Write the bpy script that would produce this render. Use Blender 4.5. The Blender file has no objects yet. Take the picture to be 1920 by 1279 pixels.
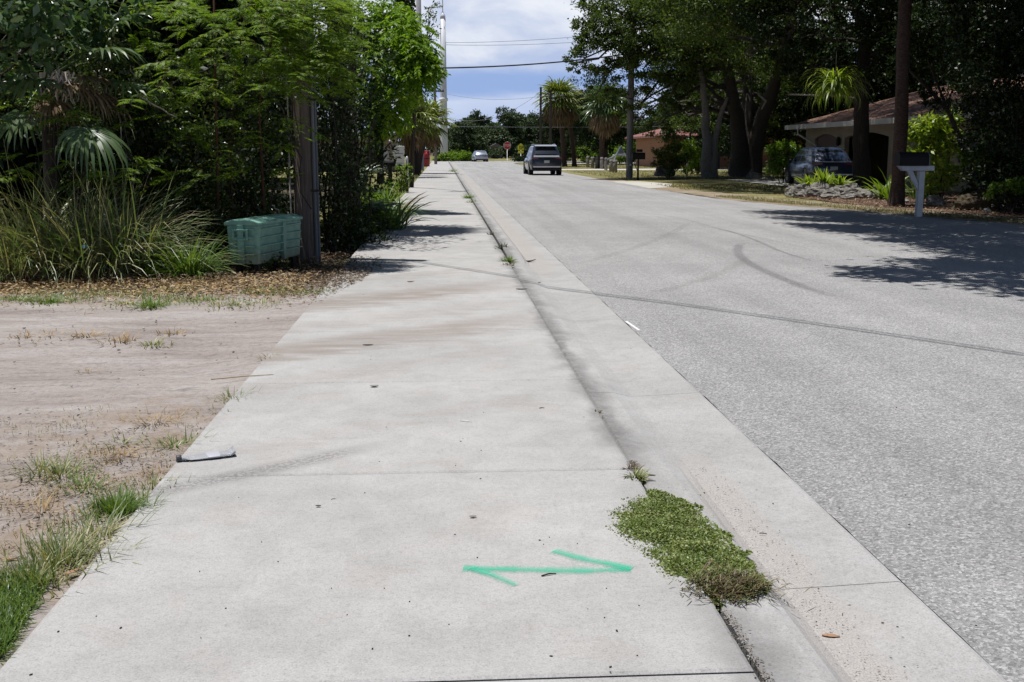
import bpy, bmesh, math, random
import numpy as np
from mathutils import Vector, Matrix, noise as mnoise

R = math.radians
rng = np.random.default_rng(11)
random.seed(11)
S = bpy.context.scene
C = S.collection

# ------------------------------------------------------------------ camera
CAM_H = 1.45
FPX, CX, CY, VPX, VPY = 2050.0, 960.0, 639.5, 828.0, 282.0
YAW = math.atan((CX - VPX) / math.hypot(FPX, CY - VPY))
PIT = math.atan((CY - VPY) / FPX)
cam = bpy.data.objects.new('camera', bpy.data.cameras.new('camera'))
C.objects.link(cam)
cam.location = (0, 0, CAM_H)
cam.rotation_euler = (math.pi / 2 - PIT, 0, -YAW)
cam.data.sensor_width = 36
cam.data.lens = 36 * FPX / 1920
cam.data.clip_start = 0.05
cam.data.clip_end = 3000
S.camera = cam

# ------------------------------------------------------------------ sun, sky, exposure
SUN_EL, SUN_STR, SKY_STR = 80.0, 5.0, 0.05
SHX, SHY = 0.954, -0.30                       # direction in which shadows fall
COT = 1 / math.tan(R(SUN_EL))
sl = bpy.data.lights.new('sun', 'SUN')
sun = bpy.data.objects.new('sun', sl)
C.objects.link(sun)
sl.energy = SUN_STR
sl.angle = R(0.5)
sl.color = (1.0, 0.975, 0.94)
_d = Vector((SHX * math.cos(R(SUN_EL)), SHY * math.cos(R(SUN_EL)), -math.sin(R(SUN_EL))))
sun.rotation_euler = _d.to_track_quat('-Z', 'Y').to_euler()
S.view_settings.view_transform = 'Standard'
S.view_settings.look = 'None'
S.view_settings.exposure = 0.15
S.view_settings.gamma = 1.0
S.cycles.max_bounces = 7
S.cycles.diffuse_bounces = 3
S.cycles.transparent_max_bounces = 8
S.cycles.use_denoising = True
S.cycles.caustics_reflective = False
S.cycles.caustics_refractive = False


# ------------------------------------------------------------------ node helpers
def setin(nt, nd, key, val):
    s = nd.inputs[key]
    if isinstance(val, bpy.types.NodeSocket):
        nt.links.new(val, s)
    else:
        s.default_value = val


def node(nt, typ, ins=None, **attrs):
    nd = nt.nodes.new(typ)
    for k, v in attrs.items():
        setattr(nd, k, v)
    for k, v in (ins or {}).items():
        setin(nt, nd, k, v)
    return nd


def mth(nt, op, a, b=0.0, c=None, clamp=False):
    nd = node(nt, 'ShaderNodeMath', operation=op, use_clamp=clamp)
    setin(nt, nd, 0, a)
    setin(nt, nd, 1, b)
    if c is not None:
        setin(nt, nd, 2, c)
    return nd.outputs[0]


def mixc(nt, fac, a, b, blend='MIX'):
    nd = node(nt, 'ShaderNodeMix', data_type='RGBA', blend_type=blend)
    setin(nt, nd, 0, fac)
    for i, v in ((6, a), (7, b)):
        if not isinstance(v, bpy.types.NodeSocket) and len(v) == 3:
            v = (*v, 1)
        setin(nt, nd, i, v)
    return nd.outputs[2]


def ramp(nt, fac, stops, interp='LINEAR'):
    nd = node(nt, 'ShaderNodeValToRGB')
    setin(nt, nd, 0, fac)
    cr = nd.color_ramp
    cr.interpolation = interp
    while len(cr.elements) < len(stops):
        cr.elements.new(0.5)
    for e, (p, c) in zip(cr.elements, stops):
        e.position = p
        if isinstance(c, (int, float)):
            c = (c, c, c)
        e.color = (*c, 1) if len(c) == 3 else c
    return nd.outputs[0]


def noise_n(nt, vec, scale, detail=4, rough=0.55, dist=0.0):
    return node(nt, 'ShaderNodeTexNoise', {'Vector': vec, 'Scale': scale, 'Detail': detail, 'Roughness': rough, 'Distortion': dist}).outputs['Fac']


def mrange(nt, v, a, b, c=0.0, d=1.0, smooth=True):
    nd = node(nt, 'ShaderNodeMapRange', interpolation_type='SMOOTHSTEP' if smooth else 'LINEAR')
    for i, x in enumerate((v, a, b, c, d)):
        setin(nt, nd, i, x)
    return nd.outputs[0]


def newmat(name):
    m = bpy.data.materials.new(name)
    m.use_nodes = True
    nt = m.node_tree
    return m, nt, nt.nodes['Principled BSDF']


def objcoord(nt, scale=None):
    v = node(nt, 'ShaderNodeTexCoord').outputs['Object']
    if scale:
        v = node(nt, 'ShaderNodeMapping', {'Vector': v, 'Scale': scale}).outputs[0]
    return v


def bump(nt, h, dist, strength=1.0):
    return node(nt, 'ShaderNodeBump', {'Height': h, 'Distance': dist, 'Strength': strength}).outputs[0]


# ------------------------------------------------------------------ world
def build_world():
    w = bpy.data.worlds.new('World')
    S.world = w
    w.use_nodes = True
    nt = w.node_tree
    bg = nt.nodes['Background']
    sky = node(nt, 'ShaderNodeTexSky', sky_type='NISHITA', sun_disc=False)
    sky.sun_elevation = R(SUN_EL)
    sky.sun_rotation = math.atan2(-SHX, -SHY)
    sky.air_density = 1.1
    sky.dust_density = 0.6
    sky.ozone_density = 1.6
    tc = node(nt, 'ShaderNodeTexCoord').outputs['Generated']
    sep = node(nt, 'ShaderNodeSeparateXYZ', {0: tc})
    z = sep.outputs[2]
    m1 = node(nt, 'ShaderNodeMapping', {'Vector': tc, 'Scale': (1, 1, 2.2), 'Location': (0.37, 0.1, 0.05)}).outputs[0]
    n1 = noise_n(nt, m1, 9.0, 7, 0.55, 0.3)
    m2 = node(nt, 'ShaderNodeMapping', {'Vector': tc, 'Scale': (1, 1, 5.0), 'Location': (1.7, 0.4, 0.3)}).outputs[0]
    n2 = noise_n(nt, m2, 4.0, 5, 0.5, 0.2)
    zz = mth(nt, 'ADD', z, mth(nt, 'MULTIPLY', mth(nt, 'SUBTRACT', n2, 0.5), 0.075))
    up = mth(nt, 'MULTIPLY', mrange(nt, zz, 0.072, 0.094), mrange(nt, zz, 0.20, 0.145))   # high cumulus bank
    lo = mrange(nt, zz, 0.060, 0.048)                                                    # pale low haze bank
    cl = mth(nt, 'MULTIPLY', up, mrange(nt, n1, 0.28, 0.62, 0.55, 1.0))
    cl2 = mth(nt, 'MULTIPLY', lo, mrange(nt, n1, 0.3, 0.7, 0.70, 0.95))
    scat = mth(nt, 'MULTIPLY', mrange(nt, n1, 0.62, 0.75), mrange(nt, z, 0.16, 0.30))
    base = node(nt, 'ShaderNodeVectorMath', {0: sky.outputs[0], 3: SKY_STR}, operation='SCALE').outputs[0]
    shade = ramp(nt, n1, [(0.3, (0.46, 0.52, 0.69)), (0.5, (0.62, 0.67, 0.79)), (0.66, (0.80, 0.83, 0.88))])
    low = mixc(nt, mrange(nt, n2, 0.35, 0.65), (0.47, 0.55, 0.76), (0.57, 0.64, 0.80))
    blue = mixc(nt, mrange(nt, z, 0.30, 0.12), base, (0.28, 0.40, 0.68))
    c = mixc(nt, cl, blue, shade)
    c = mixc(nt, cl2, c, low)
    c = mixc(nt, mth(nt, 'MULTIPLY', scat, 0.22), c, (0.7, 0.74, 0.82))
    nt.links.new(c, bg.inputs[0])
    bg.inputs[1].default_value = 1.0


build_world()


# ------------------------------------------------------------------ placing helpers
def ray(u, v):
    x = (u - CX) / FPX
    y = -(v - CY) / FPX
    d = (x, math.cos(PIT) + y * math.sin(PIT), -math.sin(PIT) + y * math.cos(PIT))
    c, s = math.cos(YAW), math.sin(YAW)
    return (d[0] * c + d[1] * s, -d[0] * s + d[1] * c, d[2])


def G(u, v, z=0.0):                            # photo pixel -> point on the ground
    d = ray(u, v)
    t = (z - CAM_H) / d[2]
    return Vector((d[0] * t, d[1] * t, z))


def W(u, v, Y):                                # photo pixel -> point at distance Y
    d = ray(u, v)
    t = Y / d[1]
    return Vector((d[0] * t, Y, CAM_H + d[2] * t))


# ------------------------------------------------------------------ object helpers
def tag(o, label=None, cat=None, group=None, kind=None):
    if label: o['label'] = label
    if cat: o['category'] = cat
    if group: o['group'] = group
    if kind: o['kind'] = kind
    return o


def thing(name, label, cat, loc=(0, 0, 0), rz=0.0, group=None):
    o = bpy.data.objects.new(name, None)
    C.objects.link(o)
    o.empty_display_size = 0.2
    o.location = loc
    o.rotation_euler = (0, 0, rz)
    return tag(o, label, cat, group)


def link(name, me, mat, parent=None, smooth=False):
    o = bpy.data.objects.new(name, me)
    C.objects.link(o)
    if mat is not None:
        me.materials.append(mat)
    if smooth:
        me.polygons.foreach_set('use_smooth', np.ones(len(me.polygons), dtype=bool))
    if parent is not None:
        o.parent = parent
    return o


def qmesh(name, V, F, mat, parent=None, smooth=False, attr=None):
    V = np.asarray(V, dtype=np.float32).reshape(-1, 3)
    F = np.asarray(F, dtype=np.int32).reshape(-1, 4)
    me = bpy.data.meshes.new(name)
    me.vertices.add(len(V))
    me.vertices.foreach_set('co', V.ravel())
    me.loops.add(F.size)
    me.loops.foreach_set('vertex_index', F.ravel())
    me.polygons.add(len(F))
    me.polygons.foreach_set('loop_start', np.arange(0, F.size, 4, dtype=np.int32))
    me.polygons.foreach_set('loop_total', np.full(len(F), 4, dtype=np.int32))
    if attr is not None:
        a = me.attributes.new(attr[0], 'FLOAT', 'POINT')
        a.data.foreach_set('value', np.asarray(attr[1], dtype=np.float32))
    me.update(calc_edges=True)
    me.validate()
    return link(name, me, mat, parent, smooth)


class Q:                                       # collects quads
    def __init__(s):
        s.V, s.F, s.n = [], [], 0

    def add(s, VF):
        V, F = VF
        V = np.asarray(V, dtype=float).reshape(-1, 3)
        s.V.append(V)
        s.F.append(np.asarray(F, dtype=np.int64).reshape(-1, 4) + s.n)
        s.n += len(V)
        return s

    def build(s, name, mat, parent=None, smooth=False):
        return qmesh(name, np.concatenate(s.V), np.concatenate(s.F), mat, parent, smooth)


def bmo(name, bm, mat, parent=None, smooth=False, bevel=0.0, seg=2):
    me = bpy.data.meshes.new(name)
    bmesh.ops.recalc_face_normals(bm, faces=bm.faces)
    bm.to_mesh(me)
    bm.free()
    o = link(name, me, mat, parent, smooth)
    if bevel:
        md = o.modifiers.new('bevel', 'BEVEL')
        md.width = bevel
        md.segments = seg
        md.limit_method = 'ANGLE'
        md.angle_limit = R(35)
    return o


def bbox(bm, x0, x1, y0, y1, z0, z1):
    v = [bm.verts.new(p) for p in ((x0, y0, z0), (x1, y0, z0), (x1, y1, z0), (x0, y1, z0), (x0, y0, z1), (x1, y0, z1), (x1, y1, z1), (x0, y1, z1))]
    for f in ((0, 3, 2, 1), (4, 5, 6, 7), (0, 1, 5, 4), (1, 2, 6, 5), (2, 3, 7, 6), (3, 0, 4, 7)):
        bm.faces.new([v[i] for i in f])
    return v


def box(name, x0, x1, y0, y1, z0, z1, mat, parent=None, bevel=0.0):
    bm = bmesh.new()
    bbox(bm, x0, x1, y0, y1, z0, z1)
    return bmo(name, bm, mat, parent, bevel=bevel)


def prism(name, pts, h0, h1, mat, parent=None, axis='z', bevel=0.0):
    """outline pts (2D) extruded along an axis: z -> (x,y); y -> (x,z); x -> (y,z)"""
    bm = bmesh.new()
    f = {'z': lambda p, h: (p[0], p[1], h), 'y': lambda p, h: (p[0], h, p[1]), 'x': lambda p, h: (h, p[0], p[1])}[axis]
    a = [bm.verts.new(f(p, h0)) for p in pts]
    b = [bm.verts.new(f(p, h1)) for p in pts]
    n = len(pts)
    bm.faces.new(a[::-1])
    bm.faces.new(b)
    for i in range(n):
        bm.faces.new((a[i], a[(i + 1) % n], b[(i + 1) % n], b[i]))
    return bmo(name, bm, mat, parent, bevel=bevel)


def tube(path, radii, seg=8, jit=0.0, cap=True):
    P = np.asarray([tuple(p) for p in path], dtype=float)
    r = np.broadcast_to(np.asarray(radii, dtype=float), (len(P),))
    T = np.gradient(P, axis=0)
    T /= np.linalg.norm(T, axis=1)[:, None] + 1e-9
    ref = np.array([0.0, 1.0, 0.0]) if abs(T[0][1]) < 0.8 else np.array([1.0, 0, 0])
    V = []
    th = np.arange(seg) * 2 * np.pi / seg
    for i in range(len(P)):
        a = np.cross(T[i], ref)
        a /= np.linalg.norm(a) + 1e-9
        b = np.cross(T[i], a)
        rr = r[i] * (1 + jit * rng.normal(size=seg))
        V.append(P[i] + (np.cos(th) * rr)[:, None] * a + (np.sin(th) * rr)[:, None] * b)
    V = np.concatenate(V)
    F = []
    for i in range(len(P) - 1):
        for k in range(seg):
            k2 = (k + 1) % seg
            F.append((i * seg + k, i * seg + k2, (i + 1) * seg + k2, (i + 1) * seg + k))
    if cap and seg % 2 == 0:
        for o in (0, (len(P) - 1) * seg):
            for k in range(0, seg // 2 - 1):
                F.append((o + k, o + k + 1, o + seg - 2 - k, o + seg - 1 - k))
    return V, F


def curve(a, b, n=6, sag=0.0, wob=0.0):
    a, b = np.array(a, float), np.array(b, float)
    t = np.linspace(0, 1, n)[:, None]
    p = a + (b - a) * t
    p[:, 2] += -sag * 4 * (t * (1 - t))[:, 0]
    if wob:
        w = rng.normal(size=(n, 3)) * wob
        w[0] = w[-1] = 0
        p += w
    return p


def lathe(name, prof, mat, parent=None, seg=16, loc=(0, 0, 0), axis='z', smooth=True):
    bm = bmesh.new()
    rings = []
    for r, h in prof:
        ring = []
        for k in range(seg):
            a = 2 * math.pi * k / seg
            if axis == 'z':
                p = (loc[0] + r * math.cos(a), loc[1] + r * math.sin(a), loc[2] + h)
            elif axis == 'x':
                p = (loc[0] + h, loc[1] + r * math.cos(a), loc[2] + r * math.sin(a))
            else:
                p = (loc[0] + r * math.cos(a), loc[1] + h, loc[2] + r * math.sin(a))
            ring.append(bm.verts.new(p))
        rings.append(ring)
    for i in range(len(rings) - 1):
        for k in range(seg):
            bm.faces.new((rings[i][k], rings[i][(k + 1) % seg], rings[i + 1][(k + 1) % seg], rings[i + 1][k]))
    bm.faces.new(rings[0])
    bm.faces.new(rings[-1])
    return bmo(name, bm, mat, parent, smooth=smooth)


def dup(root, loc, rz=None, scale=None, label=None, group=None):
    r = root.copy()
    C.objects.link(r)
    r.location = loc
    if rz is not None: r.rotation_euler = (0, 0, rz)
    if scale is not None: r.scale = (scale,) * 3 if not hasattr(scale, '__len__') else scale
    if label: r['label'] = label
    if group: r['group'] = group
    for ch in list(root.children):
        c = ch.copy()
        C.objects.link(c)
        c.parent = r
        for g in list(ch.children):
            d = g.copy()
            C.objects.link(d)
            d.parent = c
    return r


def unit(a):
    return a / (np.linalg.norm(a, axis=-1, keepdims=True) + 1e-9)


def leaves(P, D, N, L, Wd, fold=0.18, mid=0.45):
    """one folded diamond leaf per row"""
    P, D, N = (np.asarray(a, float) for a in (P, D, N))
    n = len(P)
    D = unit(D)
    N = unit(N - (N * D).sum(1, keepdims=True) * D)
    Sd = np.cross(D, N)
    L = np.broadcast_to(np.asarray(L, float), (n,))[:, None]
    Wd = np.broadcast_to(np.asarray(Wd, float), (n,))[:, None]
    v0 = P
    v1 = P + D * L * mid + Sd * Wd / 2 + N * fold * Wd
    v2 = P + D * L - N * L * 0.08
    v3 = P + D * L * mid - Sd * Wd / 2 + N * fold * Wd
    V = np.stack([v0, v1, v2, v3], 1).reshape(-1, 3)
    F = np.arange(4 * n).reshape(n, 4)
    return V, F


def blades(P, az, L, lean, droop, Wd, seg=4, twist=0.0):
    """arching strap leaves: lean and droop in radians from the vertical"""
    P = np.asarray(P, float)
    n = len(P)
    az, L, lean, droop, Wd = (np.broadcast_to(np.asarray(a, float), (n,)) for a in (az, L, lean, droop, Wd))
    out = np.stack([np.cos(az), np.sin(az), np.zeros(n)], 1)
    side = np.stack([-np.sin(az), np.cos(az), np.zeros(n)], 1)
    p = P.copy()
    pts = [p.copy()]
    for k in range(seg):
        a = lean + droop * ((k + 0.5) / seg) ** 1.3
        p = p + (out * np.sin(a)[:, None] + np.array([0, 0, 1.0]) * np.cos(a)[:, None]) * (L / seg)[:, None]
        pts.append(p.copy())
    V = []
    for k in range(seg + 1):
        t = k / seg
        w = Wd * (0.55 + 1.2 * t if t < 0.35 else 1.0 * (1 - ((t - 0.35) / 0.65) ** 1.6) + 0.03) / 2
        sd = side * math.cos(twist * t) + np.array([0, 0, 1.0]) * math.sin(twist * t)
        V.append(pts[k] + sd * w[:, None])
        V.append(pts[k] - sd * w[:, None])
    V = np.stack(V, 1).reshape(-1, 3)
    m = 2 * (seg + 1)
    F = np.array([[2 * k, 2 * k + 2, 2 * k + 3, 2 * k + 1] for k in range(seg)])
    F = (np.arange(n)[:, None, None] * m + F[None]).reshape(-1, 4)
    return V, F


def fan(origin, direction, petiole, rad, nseg=26, spread=2.3, droop=0.7, width=0.045):
    """one fan-palm frond: petiole, then segments radiating in a drooping fan"""
    o = np.array(origin, float)
    d = np.array(direction, float)
    d /= np.linalg.norm(d)
    up = np.array([0, 0, 1.0])
    sd = np.cross(d, up)
    sd /= np.linalg.norm(sd) + 1e-9
    nn = np.cross(sd, d)
    q = Q()
    n = 5
    t = np.linspace(0, 1, n)
    pp = o + d * (t * petiole)[:, None] - up * (0.12 * petiole * t ** 2)[:, None]
    q.add(tube(pp, np.linspace(0.018, 0.009, n), 4))
    hub = pp[-1]
    d = d - up * 0.25
    d /= np.linalg.norm(d)
    nn = np.cross(sd, d)
    ang = np.linspace(-spread, spread, nseg)
    seg = 5
    V, F = [], []
    for i, a in enumerate(ang):
        e = d * math.cos(a) + sd * math.sin(a)
        L = rad * (0.72 + 0.28 * math.cos(a)) * rng.uniform(0.9, 1.08)
        s2 = -d * math.sin(a) + sd * math.cos(a)
        p = hub.copy()
        base = len(V)
        for k in range(seg + 1):
            tt = k / seg
            w = width * (min(1.0, 0.25 + tt * 2.2) if tt < 0.45 else 1 - ((tt - 0.45) / 0.55) ** 1.5 * 0.93)
            lift = nn * (0.25 * w * (1 if i % 2 else -1))
            V.append(p + s2 * w / 2 + lift)
            V.append(p - s2 * w / 2 - lift)
            g = droop * tt ** 1.6 * rng.uniform(0.85, 1.15)
            ee = e * math.cos(g) - up * math.sin(g) * 1.2
            p = p + ee / np.linalg.norm(ee) * L / seg
        for k in range(seg):
            F.append((base + 2 * k, base + 2 * k + 2, base + 2 * k + 3, base + 2 * k + 1))
    q.add((V, F))
    return np.concatenate(q.V), np.concatenate(q.F)


# ------------------------------------------------------------------ materials
def plain(name, col, rough=0.5, metal=0.0, spec=0.5, var=0.0, vs=8.0, coat=0.0, bmp=0.0, bs=40.0):
    m, nt, b = newmat(name)
    b.inputs['Base Color'].default_value = (*col, 1)
    b.inputs['Roughness'].default_value = rough
    b.inputs['Metallic'].default_value = metal
    b.inputs['Specular IOR Level'].default_value = spec
    b.inputs['Coat Weight'].default_value = coat
    if var:
        n = noise_n(nt, objcoord(nt), vs, 6, 0.6)
        c = mixc(nt, mrange(nt, n, 0.3, 0.7), tuple(x * (1 - var) for x in col), tuple(min(1, x * (1 + var)) for x in col))
        nt.links.new(c, b.inputs['Base Color'])
    if bmp:
        n = noise_n(nt, objcoord(nt), bs, 5, 0.6)
        nt.links.new(bump(nt, n, bmp), b.inputs['Normal'])
    return m


def leafmat(name, cols, trans=0.25, rough=0.42, spec=0.5, clump=0.7, cs=1.1, tcol=None):
    m, nt, b = newmat(name)
    g = node(nt, 'ShaderNodeNewGeometry')
    stops = [(i / max(1, len(cols) - 1), c) for i, c in enumerate(cols)]
    c = ramp(nt, g.outputs['Random Per Island'], stops)
    n = noise_n(nt, objcoord(nt), cs, 3, 0.6)
    c = mixc(nt, mrange(nt, n, 0.35, 0.65, 0.0, clump), c, mixc(nt, 1.0, c, (0.5, 0.62, 0.42), 'MULTIPLY'))
    nt.links.new(c, b.inputs['Base Color'])
    b.inputs['Roughness'].default_value = rough
    b.inputs['Specular IOR Level'].default_value = spec
    tr = node(nt, 'ShaderNodeBsdfTranslucent', {'Color': mixc(nt, 1.0, c, tcol or (1.5, 1.5, 0.6), 'MULTIPLY')})
    mx = node(nt, 'ShaderNodeMixShader', {0: trans, 1: b.outputs[0], 2: tr.outputs[0]})
    nt.links.new(mx.outputs[0], nt.nodes['Material Output'].inputs[0])
    return m


def bark(name, c0, c1, scale=(6, 6, 1.2), sc=6.0, dist=0.02):
    m, nt, b = newmat(name)
    v = objcoord(nt, scale)
    n = noise_n(nt, v, sc, 8, 0.65, 0.4)
    nt.links.new(ramp(nt, n, [(0.3, c0), (0.7, c1)]), b.inputs['Base Color'])
    b.inputs['Roughness'].default_value = 0.9
    b.inputs['Specular IOR Level'].default_value = 0.2
    nt.links.new(bump(nt, n, dist), b.inputs['Normal'])
    return m


def concrete(name, base=(0.43, 0.415, 0.39), stain=None):
    m, nt, b = newmat(name)
    v = objcoord(nt)
    sep = node(nt, 'ShaderNodeSeparateXYZ', {0: v})
    x, y = sep.outputs[0], sep.outputs[1]
    n0 = noise_n(nt, v, 0.7, 6, 0.6)
    n1 = noise_n(nt, v, 5.0, 6, 0.65, 0.4)
    n2 = noise_n(nt, v, 150.0, 3, 0.7)
    n3 = noise_n(nt, v, 45.0, 4, 0.7)
    c = mixc(nt, mrange(nt, n0, 0.3, 0.7), tuple(a * 0.90 for a in base), tuple(a * 1.08 for a in base))
    c = mixc(nt, mrange(nt, n1, 0.35, 0.7, 0, 0.6), c, mixc(nt, 1, c, (0.82, 0.815, 0.80), 'MULTIPLY'))
    pk = noise_n(nt, v, 1.9, 5, 0.6, 0.4)
    c = mixc(nt, mrange(nt, pk, 0.52, 0.72, 0, 0.5), c, mixc(nt, 1, c, (0.97, 0.90, 0.86), 'MULTIPLY'))
    f = ramp(nt, n2, [(0.28, 0.62), (0.45, 0.97), (0.62, 1.07), (0.75, 1.32)])
    c = mixc(nt, 1, c, f, 'MULTIPLY')
    f = ramp(nt, n3, [(0.28, 0.82), (0.5, 1.0), (0.8, 1.07)])
    c = mixc(nt, 1, c, f, 'MULTIPLY')
    vo = node(nt, 'ShaderNodeTexVoronoi', {'Vector': v, 'Scale': 22.0, 'Randomness': 1.0})
    sp = mth(nt, 'MULTIPLY', mrange(nt, vo.outputs['Distance'], 0.10, 0.04), mrange(nt, n1, 0.5, 0.62))
    c = mixc(nt, mth(nt, 'MULTIPLY', sp, 0.35), c, (0.12, 0.115, 0.11))
    if stain == 'walk':
        sx = node(nt, 'ShaderNodeMapping', {'Vector': v, 'Scale': (0.8, 3.6, 1), 'Rotation': (0, 0, R(-36))}).outputs[0]
        st = noise_n(nt, sx, 1.6, 7, 0.65, 0.3)
        tilt = mth(nt, 'ADD', y, mth(nt, 'MULTIPLY', x, -0.75))
        tot = None
        for y0, hw, k in ((11.35, 0.75, 1.0), (8.85, 0.60, 1.0), (9.9, 0.5, 0.35), (7.6, 0.3, 0.3), (13.2, 0.4, 0.4), (6.0, .2, .25)):
            dd = mth(nt, 'ABSOLUTE', mth(nt, 'SUBTRACT', mth(nt, 'ADD', tilt, mth(nt, 'MULTIPLY', mth(nt, 'SUBTRACT', st, 0.5), 0.9)), y0))
            k_ = mth(nt, 'MULTIPLY', mrange(nt, dd, hw, hw * 0.25), k)
            tot = k_ if tot is None else mth(nt, 'MAXIMUM', tot, k_)
        fade = mrange(nt, x, 0.9, 0.1, 0.25, 1.0)
        tot = mth(nt, 'MULTIPLY', mth(nt, 'MULTIPLY', tot, fade), mrange(nt, st, 0.32, 0.62, 0.35, 1.0))
        c = mixc(nt, mth(nt, 'MULTIPLY', tot, 0.70), c, (0.205, 0.165, 0.138))
        # grey tyre smear near the bottle
        dd = mth(nt, 'ABSOLUTE', mth(nt, 'SUBTRACT', mth(nt, 'SUBTRACT', y, mth(nt, 'MULTIPLY', x, 0.75)), 5.55))
        sm = mth(nt, 'MULTIPLY', mrange(nt, dd, 0.16, 0.02), mrange(nt, x, -0.25, -0.6))
        sm = mth(nt, 'MULTIPLY', sm, mrange(nt, n3, 0.35, 0.6))
        c = mixc(nt, mth(nt, 'MULTIPLY', sm, 0.75), c, (0.14, 0.137, 0.135))
    if stain:
        n4 = noise_n(nt, node(nt, 'ShaderNodeMapping', {'Vector': v, 'Scale': (1, 0.35, 1)}).outputs[0], 4.0, 5, 0.6)
        dx = mth(nt, 'ABSOLUTE', mth(nt, 'SUBTRACT', x, 0.90))
        wd = mrange(nt, n4, 0.3, 0.7, 0.08, 0.28)
        dk = mth(nt, 'POWER', mrange(nt, mth(nt, 'DIVIDE', dx, wd), 1.0, 0.0), 1.4)
        dk = mth(nt, 'MULTIPLY', dk, mth(nt, 'MAXIMUM', mrange(nt, y, 4.6, 5.6, 0.22, 1.0), mrange(nt, y, 3.5, 3.0, 0.22, 0.75)))
        dk = mth(nt, 'MULTIPLY', dk, mrange(nt, n1, 0.25, 0.6, 0.5, 1.0))
        dk = mth(nt, 'MULTIPLY', dk, mrange(nt, n3, 0.30, 0.62, 0.55, 1.1))
        c = mixc(nt, mth(nt, 'MULTIPLY', dk, 0.78), c, (0.115, 0.112, 0.110))
    if stain == 'kerb':
        # sandy grit lying along the gutter line
        n5 = noise_n(nt, v, 3.0, 5, 0.6)
        g = mth(nt, 'ABSOLUTE', mth(nt, 'SUBTRACT', mth(nt, 'ADD', x, mth(nt, 'MULTIPLY', mth(nt, 'SUBTRACT', n5, 0.5), 0.2)), mrange(nt, y, 11.0, 13.0, 1.21, 1.27)))
        gg = mrange(nt, g, mrange(nt, y, 11.0, 13.0, 0.16, 0.24), 0.06)
        gg = mth(nt, 'MULTIPLY', gg, mth(nt, 'MAXIMUM', mrange(nt, y, 5.6, 4.6), mrange(nt, y, 12.5, 15.0)))
        grit = ramp(nt, noise_n(nt, v, 170.0, 3, 0.75), [(0.3, (0.12, 0.107, 0.10)), (0.45, (0.31, 0.287, 0.268)), (0.7, (0.46, 0.432, 0.408))])
        c = mixc(nt, mth(nt, 'MULTIPLY', mth(nt, 'MULTIPLY', gg, 0.9), mrange(nt, n3, 0.3, 0.55, 0.35, 1.0)), c, grit)
    nt.links.new(c, b.inputs['Base Color'])
    b.inputs['Roughness'].default_value = 0.88
    b.inputs['Specular IOR Level'].default_value = 0.25
    hh = mth(nt, 'ADD', mth(nt, 'MULTIPLY', n2, 0.5), n3)
    nt.links.new(bump(nt, hh, 0.003, 0.8), b.inputs['Normal'])
    return m


def asphalt():
    m, nt, b = newmat('asphalt')
    v = objcoord(nt)
    vo = node(nt, 'ShaderNodeTexVoronoi', {'Vector': v, 'Scale': 105.0})
    val = node(nt, 'ShaderNodeSeparateColor', {0: vo.outputs['Color']}).outputs[0]
    f = noise_n(nt, v, 190.0, 3, 0.7)
    c = ramp(nt, val, [(0.0, (0.19, 0.186, 0.187)), (0.4, (0.285, 0.28, 0.277)), (0.75, (0.345, 0.338, 0.333)), (1.0, (0.50, 0.49, 0.48))])
    c = mixc(nt, 1, c, ramp(nt, f, [(0.3, 0.72), (0.5, 1.0), (0.7, 1.22)]), 'MULTIPLY')
    pit = mrange(nt, noise_n(nt, v, 34.0, 4, 0.7), 0.64, 0.72)
    c = mixc(nt, mth(nt, 'MULTIPLY', pit, 0.35), c, (0.12, 0.12, 0.12))
    spots = mth(nt, 'MULTIPLY', mrange(nt, noise_n(nt, node(nt, 'ShaderNodeMapping', {'Vector': v, 'Scale': (1, 2.2, 1)}).outputs[0], 6.0, 3, 0.5), 0.70, 0.76), 0.5)
    c = mixc(nt, spots, c, (0.12, 0.115, 0.115))
    big = noise_n(nt, v, 0.35, 5, 0.6)
    c = mixc(nt, 1, c, ramp(nt, big, [(0.3, 0.86), (0.7, 1.08)]), 'MULTIPLY')
    lane = noise_n(nt, node(nt, 'ShaderNodeMapping', {'Vector': v, 'Scale': (1.6, 0.05, 1)}).outputs[0], 1.2, 4, 0.5)
    c = mixc(nt, 1, c, ramp(nt, lane, [(0.35, 0.89), (0.65, 1.06)]), 'MULTIPLY')
    cl = noise_n(nt, v, 2.2, 6, 0.65)
    c = mixc(nt, 1, c, ramp(nt, cl, [(0.3, 0.94), (0.7, 1.04)]), 'MULTIPLY')
    nt.links.new(c, b.inputs['Base Color'])
    b.inputs['Roughness'].default_value = 0.85
    b.inputs['Specular IOR Level'].default_value = 0.3
    nt.links.new(bump(nt, mth(nt, 'ADD', vo.outputs['Distance'], f), 0.006, 0.9), b.inputs['Normal'])
    return m


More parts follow.
